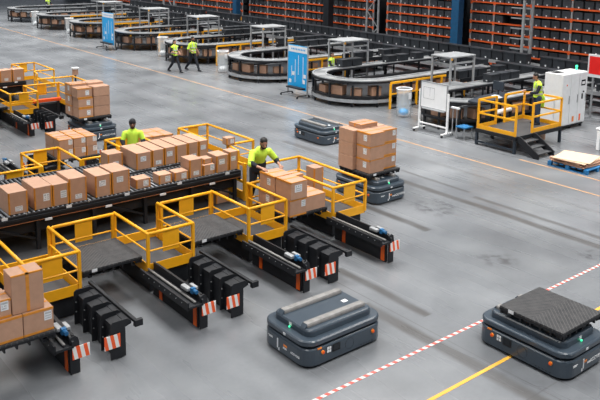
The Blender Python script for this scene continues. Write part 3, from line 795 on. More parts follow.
# station frames
for (xa, xb, ya, yb, n) in ((23.1,24.55,18.95,19.9,0),(22.95,24.45,25.05,26.1,1),(23.35,24.85,31.9,33.0,2),(23.4,24.9,38.6,39.8,3),(23.6,25.1,45.2,46.5,4),(23.6,25.1,52.3,53.4,5)):
    t = thing('station_frame', 'silver table-like station frame rising behind the oval loop ' + LN[n], 'frame', (xa, ya, 0))
    MB().box(xa-.05, xb+.05, ya-.05, yb+.05, 2.12, 2.18).build('top_plate', 'silver', t, bevel=.01)
    for x in (xa, xb):
        for y in (ya, yb): MB().box(x-.035, x+.035, y-.035, y+.035, 0, 2.12).build('leg', 'silver', t)
    MB().box(xa, xb, ya-.03, ya+.03, 1.86, 1.93).build('cross_bar', 'silver', t)
    MB().box(xa, xb, yb-.03, yb+.03, 1.86, 1.93).build('cross_bar', 'silver', t)
    MB().box(xa-.055, xa-.05+.1, ya-.06, ya-.05, 2.04, 2.13).build('beacon', 'yeltape', t)
    MB().box(xa+.1, xb-.1, ya+.1, yb-.1, .92, .96).build('shelf', 'silver', t)
    MB().box(xa+.2, xa+.6, ya+.3, ya+.36, 1.25, 1.55).box(xa+.38, xa+.42, ya+.32, ya+.34, .96, 1.25).build('monitor', 'screen', t)

# totes
def make_tote(label, loc, rz=0):
    t = thing('storage_tote', label, 'tote', loc, rz, None, local=True)
    b = MB(); w, d, h, k = .30, .21, .34, .02
    b.prism([(-w+k,-d+k),(w-k,-d+k),(w-k,d-k),(-w+k,d-k)], 0, h*.86, top=[(-w+.01,-d+.01),(w-.01,-d+.01),(w-.01,d-.01),(-w+.01,d-.01)])
    b.box(-w,w,-d,d,h*.86,h)
    b.build('body', 'tote', t, bevel=.006)
    MB().box(-w-.003,-w+.012,-.03,.03,.05,.10).build('label', 'paper', t)
    MB().box(-.03,.03,d-.03,d-.002,.05,.10).build('label', 'paper', t)
    return t
tp = None; cnt = 0
def tote(x, y, z, lab, rz=0):
    global tp, cnt
    cnt += 1
    if tp is None: tp = make_tote(lab, (x,y,z), rz); return tp
    return copy_tree(tp, (x,y,z), rz, lab)
for i, (cx, cy, R, x1) in enumerate(LOOPS[:7]):
    r = R-.34
    if i == 1:
        for j, x in enumerate((22.6, 23.25)): tote(x, 24.64, 1.102, 'big dark tote before the station frame right of the big banner, %s of the pair' % ['left','right'][j])
    xs_ = [25.1, 25.8, 26.5] if i != 1 else [25.3, 26.1, 27.2]
    for j, x in enumerate(xs_):
        tote(x+.2*(i%3), cy+r, 1.061, 'dark tote on oval loop %s, %s from left' % (LN[i], ORD[j]))
# tote feed lines along y
def feed(x, z, ya, yb, label):
    t = thing('feed_conveyor', label, 'conveyor', (x, ya, 0))
    MB().box(x-.33, x+.33, ya, yb, z-.10, z-.04).build('bed', 'beltdk', t)
    MB().box(x-.37, x-.33, ya, yb, z-.14, z+.02).build('side_rail', 'silver', t); MB().box(x+.33, x+.37, ya, yb, z-.14, z+.02).build('side_rail', 'silver', t)
    y = ya+.3
    while y < yb:
        MB().box(x-.34, x-.28, y-.03, y+.03, 0, z-.14).build('leg', 'black', t); y += 2.4
    MB().box(x-.32, x+.32, ya, yb, .4, .45).build('lower_pan', 'black', t)
feed(29.2, .78, 13.5, 70, 'long low tote conveyor at the loop ends in front of the rack')
feed(30.7, 1.06, 13.5, 70, 'long higher tote conveyor nearest the orange rack')
for nm, x, z in (('lower', 29.2, .742), ('upper', 30.7, 1.022)):
    y = 14.0; k = 0
    while y < 62:
        if random.random() < .93:
            q_ = tote(x, y, z, 'dark tote riding the %s tote conveyor in front of the orange rack' % nm, PI/2); q_['group'] = 'totes riding the %s tote conveyor' % nm; q_.scale = (1.08, 1.05, 1.5)
        y += .68; k += 1
# extra cross lines between loops
for i, (x0, x1, y, z) in enumerate(((24.7, 28.6, 20.0, 1.0), (24.6, 28.6, 26.6, 1.0), (25.0, 28.6, 33.2, 1.0), (25.2,28.6,39.9,1.0),(25.2,28.6,46.6,1.0))):
    t = thing('spur_conveyor', 'straight grey spur conveyor behind the oval loop ' + LN[i], 'conveyor', (x0, y, 0))
    MB().box(x0, x1, y-.28, y+.28, z-.05, z).build('belt', 'belt', t)
    for s_ in (-1, 1): MB().box(x0, x1, y+s_*.31-.03, y+s_*.31+.03, z-.12, z+.05).build('side_rail', 'black', t)
    x = x0+.2
    while x < x1: MB().box(x-.03, x+.03, y-.3, y-.24, 0, z-.12).build('leg', 'black', t); MB().box(x-.03, x+.03, y+.24, y+.3, 0, z-.12).build('leg', 'black', t); x += 1.4

for i, (x0, y, z) in enumerate(((24.7, 20.0, 1.0), (24.9, 26.6, 1.0), (25.3, 33.2, 1.0), (25.5, 39.9, 1.0), (25.5, 46.6, 1.0))):
    for k in range(5):
        if (k+i) % 4 == 3: continue
        tote(x0+.3+k*.66, y, z+.002, 'dark tote on spur behind loop %s, %s from left' % (LN[i], ORD[k]))

# ------------------------------------------------------------------ rack with bins
XR = 34.0
UP = [20.39 + 2.33*i for i in range(-1, 25)]
groups = [('right', -1, 3), ('middle', 3, 6), ('centre left', 7, 12), ('far left', 12, 24)]
ZB = [.30+.545*k for k in range(0, 9)]
rackspans = []
def rack(label, ys):
    t = thing('storage_rack', label, 'rack', (XR, ys[0], 0))
    for y in ys:
        j = MB().box(XR-.04, XR+.04, y-.045, y+.045, 0, 5.2)
        for z in ZB: j.box(XR-.055, XR-.039, y-.07, y+.07, z-.13, z+.07, 1)
        j.build('upright', ['silver', 'rackor'], t)
    for a, b in zip(ys[:-1], ys[1:]):
        for z in ZB: MB().box(XR-.04, XR+.02, a+.046, b-.046, z-.045, z+.035).build('shelf_beam', 'rackor', t)
        MB().box(XR+.60, XR+.64, a, b, 0, 5.2).build('back_panel', 'pillar', t)
Y0 = 20.39
segs = [[Y0-2.33, Y0, Y0+2.33, Y0+4.66, Y0+6.2], [27.43, 29.72, 32.03, 33.15], [34.4, 36.7, 38.9, 41.29, 43.61, 45.84, 48.2], [49.2, 50.9, 52.9, 55.2, 57.5, 59.8, 62.1, 64.4, 66.7, 69.0, 71.3, 73.6]]
RL = ['tall orange and grey storage rack full of dark bins right of the thick blue column', 'orange and grey storage rack full of dark bins just left of the thick blue column',
      'orange and grey storage rack of dark bins between grey lattice tower and thin blue column', 'orange and grey storage rack running off behind the top left']
for s_, l in zip(segs, RL): rack(l, s_)
cells = []
for s_ in segs:
    for a, b in zip(s_[:-1], s_[1:]):
        n = max(1, round((b-a-.1)/.54)); w = (b-a-.1)/n
        for z in ZB[1:8]:
            # frame line of sight: skip what the picture never shows
            top = 4.1 - (a-20)*.055
            if z > top: continue
            for j in range(n): cells.append((math.hypot(XR, a), a+.05+w*(j+.5), z, w))
cells.sort()
vis = cells[:300]; rest = cells[300:]
bp = None
for (_, y, z, w) in vis:
    if abs(y-23.9) < .3 and abs(z-ZB[4]) < .05: continue
    if bp is None:
        bp = thing('storage_bin', 'black open storage bin with small white tag in the orange rack rows', 'bin', (XR, y, z+.036), 0, 'bins in the orange rack', local=True)
        b = MB().box(.0, .50, -.225, .225, 0, .36).box(-.012, .0, -.235, .235, .32, .375).box(-.012,.5,-.235,.235,.36,.375)
        b.build('body', 'bin', bp, bevel=.008)
        MB().box(-.006, -.001, -.035, .035, .01, .085).build('tag', 'paper', bp)
    else: copy_tree(bp, (XR, y, z+.036))
b = MB(); 
for (_, y, z, w) in rest:
    hw = w*.43; zz = z+.036
    b.box(XR, XR+.5, y-hw, y+hw, zz, zz+.36); b.box(XR-.006, XR-.001, y-.035, y+.035, zz+.01, zz+.085, 1)
o = b.build('distant_storage_bins', ['bin', 'paper'], org=(XR, 60, 0)); tag(o, 'rows of tiny black storage bins in the most distant part of the orange rack', 'bins', kind='stuff')

# columns
def column(x, y, w, m, label, guard=None):
    t = thing('building_column', label, 'column', (x, y, 0))
    MB().box(x-w*.4, x+w*.4, y-w/2, y+w/2, 0, 9).build('shaft', m, t)
    if guard: MB().box(x-w*.55, x+w*.55, y-w*.75, y+w*.75, .0, .72).build('guard', 'pillar', t); MB().box(x-w*.6, x+w*.6, y-w*.9, y+w*.9, .72, .98).build('guard_band', 'yeltape', t)
column(33.0, 26.80, .52, 'bluecol', 'thick blue building column between two rack sections')
column(33.0, 48.6, .5, 'bluecol', 'thinner looking far blue column with a yellow band near its foot', True)
column(33.0, 37.7, .55, 'pillar', 'black building column in front of the middle of the rack')
# lattice tower
t = thing('lattice_tower', 'grey lattice tower with diagonal braces standing in the rack', 'tower', (33.3, 33.8, 0))
for y in (33.27, 34.3):
    MB().box(33.25, 33.33, y-.05, y+.05, 0, 6).build('post', 'silver', t)
for k in range(5):
    z = .5+k*1.0; a, c = (33.3, 34.26), (33.3, 33.3)
    p, q_ = ((33.29, 33.3, z), (33.29, 34.26, z+1.0)) if k % 2 else ((33.29, 34.26, z), (33.29, 33.3, z+1.0))
    MB().bar(p, q_, .03, .05).build('brace', 'silver', t)
t = thing('lattice_tower', 'distant grey lattice tower at the top edge above the walking people', 'tower', (33.3, 60.3, 0))
for y in (58.9, 60.8): MB().box(33.25, 33.33, y-.12, y+.12, 0, 6).build('post', 'silver', t)
MB().bar((33.29,58.9,.5), (33.29,60.8,2.8), .05, .1).build('brace', 'silver', t)
# mast
t = thing('stacker_mast', 'silver ladder-like mast with horizontal arms in front of the right rack', 'mast', (32.6, 22.2, 0))
MB().box(32.55, 32.65, 22.16, 22.28, .8, 4.0).build('post', 'silver', t); MB().box(32.8, 32.9, 21.83, 21.93, .8, 4.0).build('post', 'silver', t)
for k in range(5):
    z = 1.4+.52*k
    MB().box(32.66, 32.79, 21.94, 22.28, z, z+.08).build('rung', 'silver', t); MB().box(32.6, 32.66, 22.29, 22.98, z, z+.06).build('arm', 'silver', t)
MB().box(32.4, 33.0, 21.7, 22.4, 0, .8).build('base', 'black', t); MB().box(32.5, 32.95, 21.8, 22.33, 4.0, 4.1).build('cap', 'silver', t)

# ------------------------------------------------------------------ banners, bins, whiteboard
def banner(x, y0, y1, z0, z1, label):
    t = thing('banner_stand', label, 'banner', (x, (y0+y1)/2, 0))
    MB().box(x, x+.04, y0, y1, z0, z1).build('panel', 'banner', t)
    hd = MB().box(x-.004, x, y0+.03, y1-.03, z1-.30, z1-.03).build('header', 'paper', t)
    h = MB()
    for k in range(9):
        yy = y0+.15+k*(y1-y0-.35)/9; h.box(x-.007, x-.004, yy, yy+.07, z1-.2, z1-.13)
    h.build('header_print', 'banner', hd)
    g = MB(); L = y1-y0
    for fy, a, b in ((.78,.55,1.0),(.60,.30,1.30),(.44,.65,1.5),(.20,.45,1.45)):
        g.box(x-.004, x, y0+L*fy, y0+L*fy+.03, z0+a, z0+b)
    for fy, a in ((.86,.25),(.12,.55),(.16,.30),(.7,.6)): g.box(x-.004, x, y0+L*fy-.07, y0+L*fy+.09, z0+a, z0+a+.16)
    g.build('print', 'paper', t)
    for s_ in (y0, y1): MB().box(x-.01, x+.05, s_-.02, s_+.02, .08, z1).build('side_frame', 'silver', t)
    for s_ in (y0+.1, y1-.1):
        MB().bar((x-.45, s_, .09), (x+.20, s_, .09), .04, .04).build('foot', 'blackrub', t)
        for q_ in (-.45, .20): MB().tube((x+q_, s_-.02, .04), (x+q_, s_+.02, .04), .04, n=10).build('caster', 'blackrub', t)
    MB().box(x-.30, x-.05, y0+.05, y1-.25, .36, .42).build('tray', 'blackrub', t)
banner(20.05, 24.18, 25.52, .28, 2.2, 'tall bright blue banner stand with white header on the floor between two oval loops')
banner(19.75, 42.35, 44.0, .3, 2.25, 'small distant blue banner stand near the upper left')

def bag_bin(x, y, label, blue=False):
    t = thing('bag_bin', label, 'bin', (x, y, 0))
    n = 16; v = []
    c = MB()
    for r0, z0, r1, z1 in ((.22,.06,.27,.5),(.27,.5,.27,.85),(.27,.85,.30,1.1)):
        vs = [(x+r*math.cos(2*PI*i/n), y+r*math.sin(2*PI*i/n), z) for r, z in ((r0,z0),(r1,z1)) for i in range(n)]
        c.add(vs, [(i,(i+1)%n,n+(i+1)%n,n+i) for i in range(n)])
    c.build('bag', 'film', t, smooth=True)
    rg = MB()
    for i in range(n):
        a, b_ = 2*PI*i/n, 2*PI*(i+1)/n; rg.tube((x+.30*math.cos(a), y+.30*math.sin(a), 1.11), (x+.30*math.cos(b_), y+.30*math.sin(b_), 1.11), .02, n=6)
    rg.build('ring', 'white', t)
    for a in (.8, 2.9, 5): MB().tube((x+.31*math.cos(a), y+.31*math.sin(a), 0), (x+.31*math.cos(a), y+.31*math.sin(a), 1.1), .015).build('pole', 'silver', t)
    MB().ball((x, y, .20), .19, .19, .13).build('contents', 'banner' if blue else 'paper', t, smooth=True)
    MB().box(x-.09, x+.07, y-.32, y-.315, .75, 1.0).build('sign', 'paper', t)
bag_bin(20.80, 19.25, 'clear bag bin with blue rubbish beside the whiteboard', True)
bag_bin(20.75, 31.8, 'clear bag bin right of the walking man')
bag_bin(21.05, 38.65, 'clear bag bin left of the walking woman')
bag_bin(21.0, 52.4, 'clear bag bin left of the small far banner')
bag_bin(20.85, 58.9, 'clear bag bin furthest away near the top left')

t = thing('whiteboard', 'blank white board on a rolling silver stand in front of the right loop', 'whiteboard', (19.7, 17.0, 0))
MB().box(19.69, 19.72, 16.26, 17.40, .90, 1.78).build('board', 'white', t)
f = MB()
for y0, y1, z0, z1 in ((16.23,16.26,.87,1.81),(17.40,17.43,.87,1.81),(16.26,17.40,1.78,1.81),(16.26,17.40,.87,.90)): f.box(19.68, 19.73, y0, y1, z0, z1)
f.build('frame', 'silver', t)
g = MB()
for (a, b, c, d) in ((16.8,17.3,1.2,1.21),(16.8,17.3,1.6,1.61),(16.8,16.81,1.2,1.6),(17.29,17.3,1.2,1.6),(17.0,17.01,1.3,1.6)): g.box(19.686, 19.689, a, b, c, d)
g.build('faint_grid', 'silver', t)
for y in (16.195, 17.465):
    MB().box(19.68, 19.74, y-.03, y+.03, .1, 1.5).build('post', 'white', t); MB().box(19.42, 20.02, y-.03, y+.03, .09, .13).build('foot', 'white', t)
    for x in (19.45, 19.98): MB().tube((x, y-.02, .045), (x, y+.02, .045), .045, n=10).build('caster', 'blackrub', t)
MB().box(19.69, 19.73, 16.22, 17.44, .28, .33).build('cross_bar', 'white', t)
MB().box(19.60, 19.69, 16.3, 17.3, .84, .87).build('pen_tray', 'silver', t)
t = thing('step_stool', 'low stool with light blue top between whiteboard and yellow platform', 'stool', (19.95, 15.35, 0))
MB().box(19.8, 20.25, 15.5, 15.9, .40, .44).build('seat', 'palletblue', t)
for x in (19.83, 20.22):
    for y in (15.53, 15.87): MB().tube((x, y, 0), (x, y, .40), .018).build('leg', 'silver', t)
t = thing('easel_stand', 'thin two legged silver stand just right of the whiteboard', 'stand', (19.75, 15.95, 0))
for y in (15.95, 16.12): MB().tube((19.9, y, 0), (19.9, y, 1.0), .018).build('leg', 'silver', t)
MB().box(19.86, 19.94, 15.85, 16.2, 1.0, 1.06).build('top', 'cab', t)

# ------------------------------------------------------------------ platform with stairs (right)
PZ, PT = .56, 1.55
px0, px1, py0, py1 = 19.72, 22.35, 13.45, 15.0
t = thing('work_platform', 'raised grey platform with legs beneath the yellow railings at right', 'platform', (px0, py0, 0))
MB().box(px0, px1, py0, py1, PZ-.05, PZ).build('deck', 'deck', t)
f = MB().box(px0, px1, py0-.02, py0-.001, PZ-.12, PZ-.0).box(px0-.02, px0-.001, py0, py1, PZ-.12, PZ)
f.build('edge_beam', 'black', t)
for x in (px0+.04, px1-.04):
    for y in (py0+.04, py1-.04): MB().box(x-.04, x+.04, y-.04, y+.04, 0, PZ-.05).build('leg', 'slatedark', t)
MB().box(px0, px0+.05, py0+.08, py1-.08, .10, .15).build('brace', 'slatedark', t)
def rail2(pts, label, kick=True):
    t = thing('platform_railing', label, 'railing', (pts[0][0], pts[0][1], PZ))
    for a, b in zip(pts[:-1], pts[1:]):
        MB().bar((*a, PT-.03), (*b, PT-.03), .05, .055).build('top_rail', 'yellow', t); MB().bar((*a, PZ+.52), (*b, PZ+.52), .045, .05).build('middle_rail', 'yellow', t)
        MB().bar((*a, PZ+.065), (*b, PZ+.065), .02, .13).build('kick_plate', 'yellow', t)
    for p in pts: MB().box(p[0]-.03, p[0]+.03, p[1]-.03, p[1]+.03, PZ, PT-.03).build('post', 'yellow', t)
rail2([(px0+.05, py0+.05), (px0+.05, py1-.05), (px0+1.0, py1-.05)], 'yellow railing on the left side of the raised platform')
rail2([(20.68, py0+.05), (px1-.05, py0+.05), (px1-.05, py1-.05), (21.2, py1-.05)], 'yellow railing on the front right and back of the raised platform')
t = thing('stairs', 'short black three step stairs leading down from the platform', 'stairs', (20.1, 12.7, 0))
for k in range(3):
    z = .42-.14*k; y = 13.42-.24*k
    MB().box(19.84, 20.62, y-.24, y, z-.03, z).build('tread', 'deck', t)
for x in (19.80, 20.64):
    MB().prism_x([(12.62, .0), (12.80, .0), (13.42, .40), (13.42, .58), (13.30, .58), (12.62, .15)], x-.02, x+.02).build('stringer', 'black', t)
# boxes under the platform
box_at(21.6, 13.95, 0, .40, .36, .34, 'box with white label on the floor under the right part of the platform', 't', 's')
box_at(22.02, 14.0, 0, .26, .40, .36, 'plain box on the floor under the right edge of the platform', None, None)
# chute and desk by the platform
t = thing('sorting_chute', 'dark curved chute table in front of the worker on the platform', 'chute', (20.6, 15.3, 0))
MB().prism([(20.0,15.1),(21.5,15.15),(22.3,15.6),(22.3,16.0),(20.9,15.85),(20.0,15.6)], 1.28, 1.36).build('tray', 'slatedark', t, bevel=.02)
for (x, y) in ((20.2,15.3),(22.0,15.7),(21.2,15.5)): MB().tube((x, y, 0), (x, y, 1.28), .035).build('leg', 'black', t)
t = thing('computer_monitor', 'grey backed monitor beside the worker on the platform', 'monitor', (21.6, 15.7, 1.36))
MB().box(21.75, 21.8, 15.45, 15.9, 1.50, 1.82).build('display', 'slatedark', t, bevel=.01); MB().box(21.76, 21.79, 15.64, 15.70, 1.36, 1.50).build('stand', 'blackrub', t)
t = thing('paper_sheets', 'white papers on the dark chute table near the platform worker', 'papers', (21.2, 15.4, 1.362))
MB().box(21.1, 21.4, 15.2, 15.45, 1.362, 1.372).box(21.25, 21.5, 15.4, 15.6, 1.374, 1.384).build('sheet', 'paper', t)
t = thing('film_roll', 'white plastic film roll held behind the platform railing', 'roll', (21.2, 15.1, .0))
MB().tube((20.85, 15.12, .90), (21.75, 15.12, .93), .08, n=14).build('roll', 'white', t, smooth=True)
for x in (20.82, 21.78): MB().box(x-.02, x+.02, 15.07, 15.17, 0, 1.02).build('holder', 'black', t)

# cabinet
t = thing('electrical_cabinet', 'large pale grey electrical cabinet with tall doors right of the platform', 'cabinet', (24.5, 14.7, 0))
cx0, cx1, cy0, cy1 = 23.68, 25.30, 14.36, 15.08
MB().box(cx0, cx1, cy0, cy1, .16, 2.05).build('body', 'cab', t, bevel=.01)
MB().box(cx0+.03, cx1-.03, cy0+.03, cy1-.03, .08, .16).build('plinth', 'blackrub', t)
for x in (cx0+.1, (cx0+cx1)/2, cx1-.1): MB().box(x-.04, x+.04, cy0+.04, cy0+.12, 0, .08).build('foot', 'blackrub', t)
W_ = (cx1-cx0)/3
for k in range(3):
    d = MB().box(cx0+k*W_+.012, cx0+(k+1)*W_-.012, cy0-.02, cy0-.001, .2, 2.03).build('door', 'cab', t, bevel=.004)
    MB().box(cx0+(k+1)*W_-.09, cx0+(k+1)*W_-.055, cy0-.04, cy0-.021, .95, 1.25).build('handle', 'silver', d)
MB().box(cx1-.40, cx1-.14, cy0-.026, cy0-.021, 1.55, 1.76).build('panel_display', 'screen', t)
MB().box(cx1-.36, cx1-.18, cy0-.029, cy0-.027, 1.6, 1.70).build('display_print', 'paper', t)
g = MB(); g.box(cx1-.34, cx1-.24, cy0-.024, cy0-.021, 1.05, 1.25).tube((cx1-.24, cy0-.02, 1.32), (cx1-.24, cy0-.05, 1.32), .03); g.build('switch', 'blackrub', t)
MB().box(cx0+.75, cx0+.87, cy0-.024, cy0-.021, .26, .46).build('sticker', 'amber', t); MB().box(cx1-.42, cx1-.32, cy0-.024, cy0-.021, .25, .5).build('sticker', 'orange', t)
MB().box(cx0+.25, cx0+.31, cy0-.024, cy0-.021, 1.62, 1.68).build('sticker', 'orange', t)
MB().box(cx0+.15, cx0+.55, cy0+.3, cy0+.6, 2.05, 2.075).build('vent', 'blackrub', t)
MB().tube((25.1, 14.7, 2.05), (25.1, 14.7, 2.18), .035).ball((25.1,14.7,2.2), .05).build('beacon', 'green', t)
MB().box(cx0-.08, cx0-.002, cy0+.25, cy0+.75, .3, 1.1).build('side_box', 'cab', t)

# pallet with sheets
t = thing('wooden_pallet', 'blue painted pallet on the floor at the right picture edge', 'pallet', (20.1, 11.5, 0))
X0, X1, Y0_, Y1_ = 19.55, 20.75, 10.85, 12.15
for x in (X0, (X0+X1)/2-.05, X1-.1):
    for y in (Y0_, (Y0_+Y1_)/2-.06, Y1_-.12): MB().box(x, x+.1, y, y+.12, .02, .11).build('block', 'palletblue', t)
    MB().box(x, x+.1, Y0_, Y1_, 0, .02).build('runner', 'palletblue', t)
for k in range(7):
    y = Y0_+k*(Y1_-Y0_-.12)/6; MB().box(X0, X1, y, y+.12, .111, .135).build('slat', 'palletblue', t)
random.seed(3)
for k in range(9):
    a = random.uniform(-.10, .10) + (.14 if k == 8 else 0); w = random.uniform(1.0, 1.15); d = random.uniform(.95, 1.15)
    o = MB().box(-w/2, w/2, -d/2, d/2, 0, .016).build('cardboard_sheet', 'cardlight' if k > 5 else 'card')
    o.location = (20.13+random.uniform(-.05,.05), 11.52+random.uniform(-.05,.08), .137+k*.019); o.rotation_euler.z = a
    tag(o, 'flattened cardboard sheet, %s from the bottom of the pile on the blue pallet' % ORD[k], 'cardboard sheet', 'sheets on the blue pallet')
# white table and red sign
t = thing('side_table', 'white table with thick legs cut by the right picture edge', 'table', (22.6, 12.0, 0))
MB().box(22.35, 23.3, 11.2, 12.25, .68, .74).build('tabletop', 'white', t, bevel=.02)
for x in (22.42, 23.2):
    for y in (11.3, 12.15): MB().box(x-.05, x+.05, y-.05, y+.05, 0, .68).build('leg', 'white', t, bevel=.015)
t = thing('red_sign', 'plain red board with pale border standing behind the cabinet at the right edge', 'sign', (26.6, 15.0, 0))
MB().box(26.60, 26.64, 13.2, 15.06, 1.74, 2.42).build('board', 'redsign', t)
MB().box(26.605, 26.655, 13.15, 15.12, 2.42, 2.50).box(26.605, 26.655, 15.061, 15.12, 1.70, 2.42).box(26.605,26.655,13.15,15.12,1.62,1.74).build('border', 'paper', t)
for y in (13.4, 14.9): MB().box(26.65, 26.71, y-.03, y+.03, 0, 1.9).build('post', 'silver', t)
feed(27.6, .95, 11.0, 15.5, 'dark short conveyor with totes behind the electrical cabinet')
for k in range(8): tote(27.6, 11.4+k*.5, .912, 'dark tote on the short conveyor behind the electrical cabinet, %s from its right end' % ORD[k])

# ------------------------------------------------------------------ people
def remesh(mb, name, material, parent, voxel=.014, smooth=2):
    o = mb.build(name, material, parent)
    r = o.modifiers.new('r', 'REMESH'); r.mode = 'VOXEL'; r.voxel_size = voxel; r.use_smooth_shade = True
    s_ = o.modifiers.new('s', 'SMOOTH'); s_.iterations = smooth; s_.factor = .5
    dg = bpy.context.evaluated_depsgraph_get(); me = bpy.data.meshes.new_from_object(o.evaluated_get(dg))
    o.modifiers.clear(); o.data = me
    for p in me.polygons: p.use_smooth = True
    return o
def limb(mb, pts, rad):
    for i in range(len(pts)-1):
        mb.tube(pts[i], pts[i+1], rad[i], rad[i+1], n=12)
    for p, r in zip(pts, rad): mb.ball(p, r, n=12, k=8)
def V(*a): return Vector(a)
def person(label, loc, rz, sh_l, el_l, wr_l, sh_r, el_r, wr_r, hip=.95, kn_l=None, an_l=None, kn_r=None, an_r=None, lean=0., skin='skin', top='lime', sleeve=None, sleeve_len=.5,
           trousers='navy', hat=None, beard=False, vest=False, lower_top=None, headturn=0., headdown=0., female=False, ponytail=False, scale=1.0, forearm_dark=False):
    """local frame: faces -y, x to its left... z up; all joints given in metres for a 1.75 m body"""
    t = thing('person', label, 'person', loc, rz, local=True); t.scale = (scale,)*3
    P_ = V(0, 0, hip); ch = P_ + V(0, -math.sin(lean)*.45, math.cos(lean)*.45); nk = ch + V(0, -math.sin(lean)*.07-.01, math.cos(lean)*.07)
    hd = nk + V(0, -math.sin(lean+headdown)*.15-.015, math.cos(lean+headdown*.6)*.15)
    def up(v): return ch + Matrix.Rotation(lean, 3, 'X') @ v
    sw = .175 if female else .195
    SL = up(V(sw,0,-.04)) if sh_l is None else V(*sh_l); SR = up(V(-sw,0,-.04)) if sh_r is None else V(*sh_r)
    EL, WL, ER, WR = V(*el_l), V(*wr_l), V(*el_r), V(*wr_r)
    HL, HR = P_+V(.09,0,-.03), P_+V(-.09,0,-.03)
    KL = V(*kn_l) if kn_l else V(.11,-.02,.50); KR = V(*kn_r) if kn_r else V(-.11,-.02,.50)
    AL = V(*an_l) if an_l else V(.12,.02,.08); AR = V(*an_r) if an_r else V(-.12,.02,.08)
    # body
    b = MB(); R_ = Matrix.Rotation(lean, 3, 'X')
    b.ball(ch+R_@V(0,0,-.08), .16, .10, .19, rot=R_); b.ball(P_+V(0,0,.02), .15, .11, .13); limb(b, [P_+V(0,0,.05), ch+R_@V(0,0,-.05)], [.125,.12])
    limb(b, [SR, SL], [.06,.06]); limb(b, [ch, nk, hd+V(0,.01,-.05)], [.08,.052,.052])
    for sh, el, wr in ((SL,EL,WL),(SR,ER,WR)):
        limb(b, [sh, sh.lerp(el,.4), el, el.lerp(wr,.3), wr], [.055,.050,.040,.040,.026])
    for h_, k_, a_ in ((HL,KL,AL),(HR,KR,AR)): limb(b, [h_, k_, k_.lerp(a_,.35), a_], [.085,.058,.058,.038])
    hR = Matrix.Rotation(headturn, 3, 'Z') @ Matrix.Rotation(headdown+lean*.3, 3, 'X')
    hp = lambda x,y,z: hd + hR @ V(x,y,z)
    b.ball(hp(0,.012,.035), .074, .092, .092, rot=hR); b.ball(hp(0,-.018,-.03), .056, .066, .078, rot=hR)
    b.tube(hp(0,-.085,.02), hp(0,-.104,-.018), .010, .016); b.ball(hp(0,-.098,-.02), .015); b.ball(hp(0,-.078,-.05), .022, .012, .010, rot=hR)
    for s_ in (-1, 1): b.ball(hp(.076*s_,.01,.0), .012, .022, .032, rot=hR)
    # hands: palm, four unequal bent fingers, thumb
    for el, wr, s_ in ((EL,WL,1),(ER,WR,-1)):
        d = (wr-el).normalized(); side = d.cross(V(0,0,1)); side = side.normalized() if side.length > .1 else V(1,0,0); nrm = side.cross(d).normalized()
        pc = wr + d*.05
        b.tube(wr, wr+d*.085, .027, .034, n=10); b.ball(pc+d*.02, .034)
        for k in range(4):
            o_ = side*(-.032+.0213*k); L = (.062,.075,.070,.052)[k]; p0 = wr+d*.08+o_; p1 = p0+d*L*.55-nrm*.008; p2 = p1+d*L*.4-nrm*.024
            limb(b, [p0,p1,p2], [.0105,.0100,.0088])
        th = wr+d*.03-side*.03*s_; limb(b, [th, th+d*.035-side*.025*s_, th+d*.065-side*.028*s_-nrm*.012], [.012,.011,.010])
    body = remesh(b, 'body', skin, t, .0115, 2)
    for s_ in (-1, 1): MB().ball(hp(.03*s_,-.078,.015), .011).build('eye', 'ink', t)
    # top
    b = MB(); off = .014
    b.ball(ch+R_@V(0,0,-.08), .16+off, .105+off, .19, rot=R_); b.ball(P_+V(0,0,.10), .145+off, .115+off, .14)
    b.tube(P_+V(0,0,-.04), P_+V(0,0,.1), .165, .155, n=16); limb(b, [P_+V(0,0,.08), ch+R_@V(0,0,-.05)], [.135+off,.13+off])
    limb(b, [SR, SL], [.062+off,.062+off]); b.ball(ch+R_@V(0,0,.04), .075, .07, .05)
    if not vest:
        for sh, el, wr in ((SL,EL,WL),(SR,ER,WR)):
            e_ = sh.lerp(el, min(1, sleeve_len*2)); limb(b, [sh, e_], [.062+off, .052+off])
            if sleeve_len > .5: limb(b, [el, el.lerp(wr, (sleeve_len-.5)*2)], [.052+off,.040+off])
    tb = remesh(b, 'vest' if vest else 'shirt', top, t, .0135, 2)
    if vest or sleeve:
        for sh, el, wr in ((SL,EL,WL),(SR,ER,WR)):
            b = MB()
            if vest: limb(b, [sh, el, el.lerp(wr, sleeve_len)], [.070,.055,.045])
            else: limb(b, [el.lerp(sh,.10), el.lerp(wr,.45)], [.068,.050])
            remesh(b, 'sleeve', sleeve or 'navy', t, .0135, 1)
    if lower_top:   # dark lower panel of the shirt
        b = MB(); b.tube(P_+V(0,0,-.06), P_+V(0,0,.16)+V(0,-math.sin(lean)*.1,0), .180, .176, n=18); b.ball(P_+V(0,0,.02), .182, .160, .17)
        remesh(b, 'shirt_panel', lower_top, t, .0135, 2)
    if vest:
        b = MB()
        for zz in (.08, .22): b.tube(P_+V(0,-math.sin(lean)*zz*.6,zz), P_+V(0,-math.sin(lean)*zz*.6,zz+.045), .172, .172, n=20)
        for s_ in (-1, 1): b.bar(ch+R_@V(.09*s_,-.125,-.2), ch+R_@V(.09*s_,-.085,.05), .045, .01); b.bar(ch+R_@V(.09*s_,.125,-.2), ch+R_@V(.09*s_,.085,.05), .045, .01)
        b.build('reflective_band', 'reflect', tb)
    b = MB()
    for h_, k_, a_ in ((HL,KL,AL),(HR,KR,AR)): limb(b, [h_, k_, k_.lerp(a_,.35), a_+V(0,0,.02)], [.102,.072,.070,.056])
    b.ball(P_+V(0,0,-.02), .162, .125, .12); remesh(b, 'trousers', trousers, t, .0135, 2)
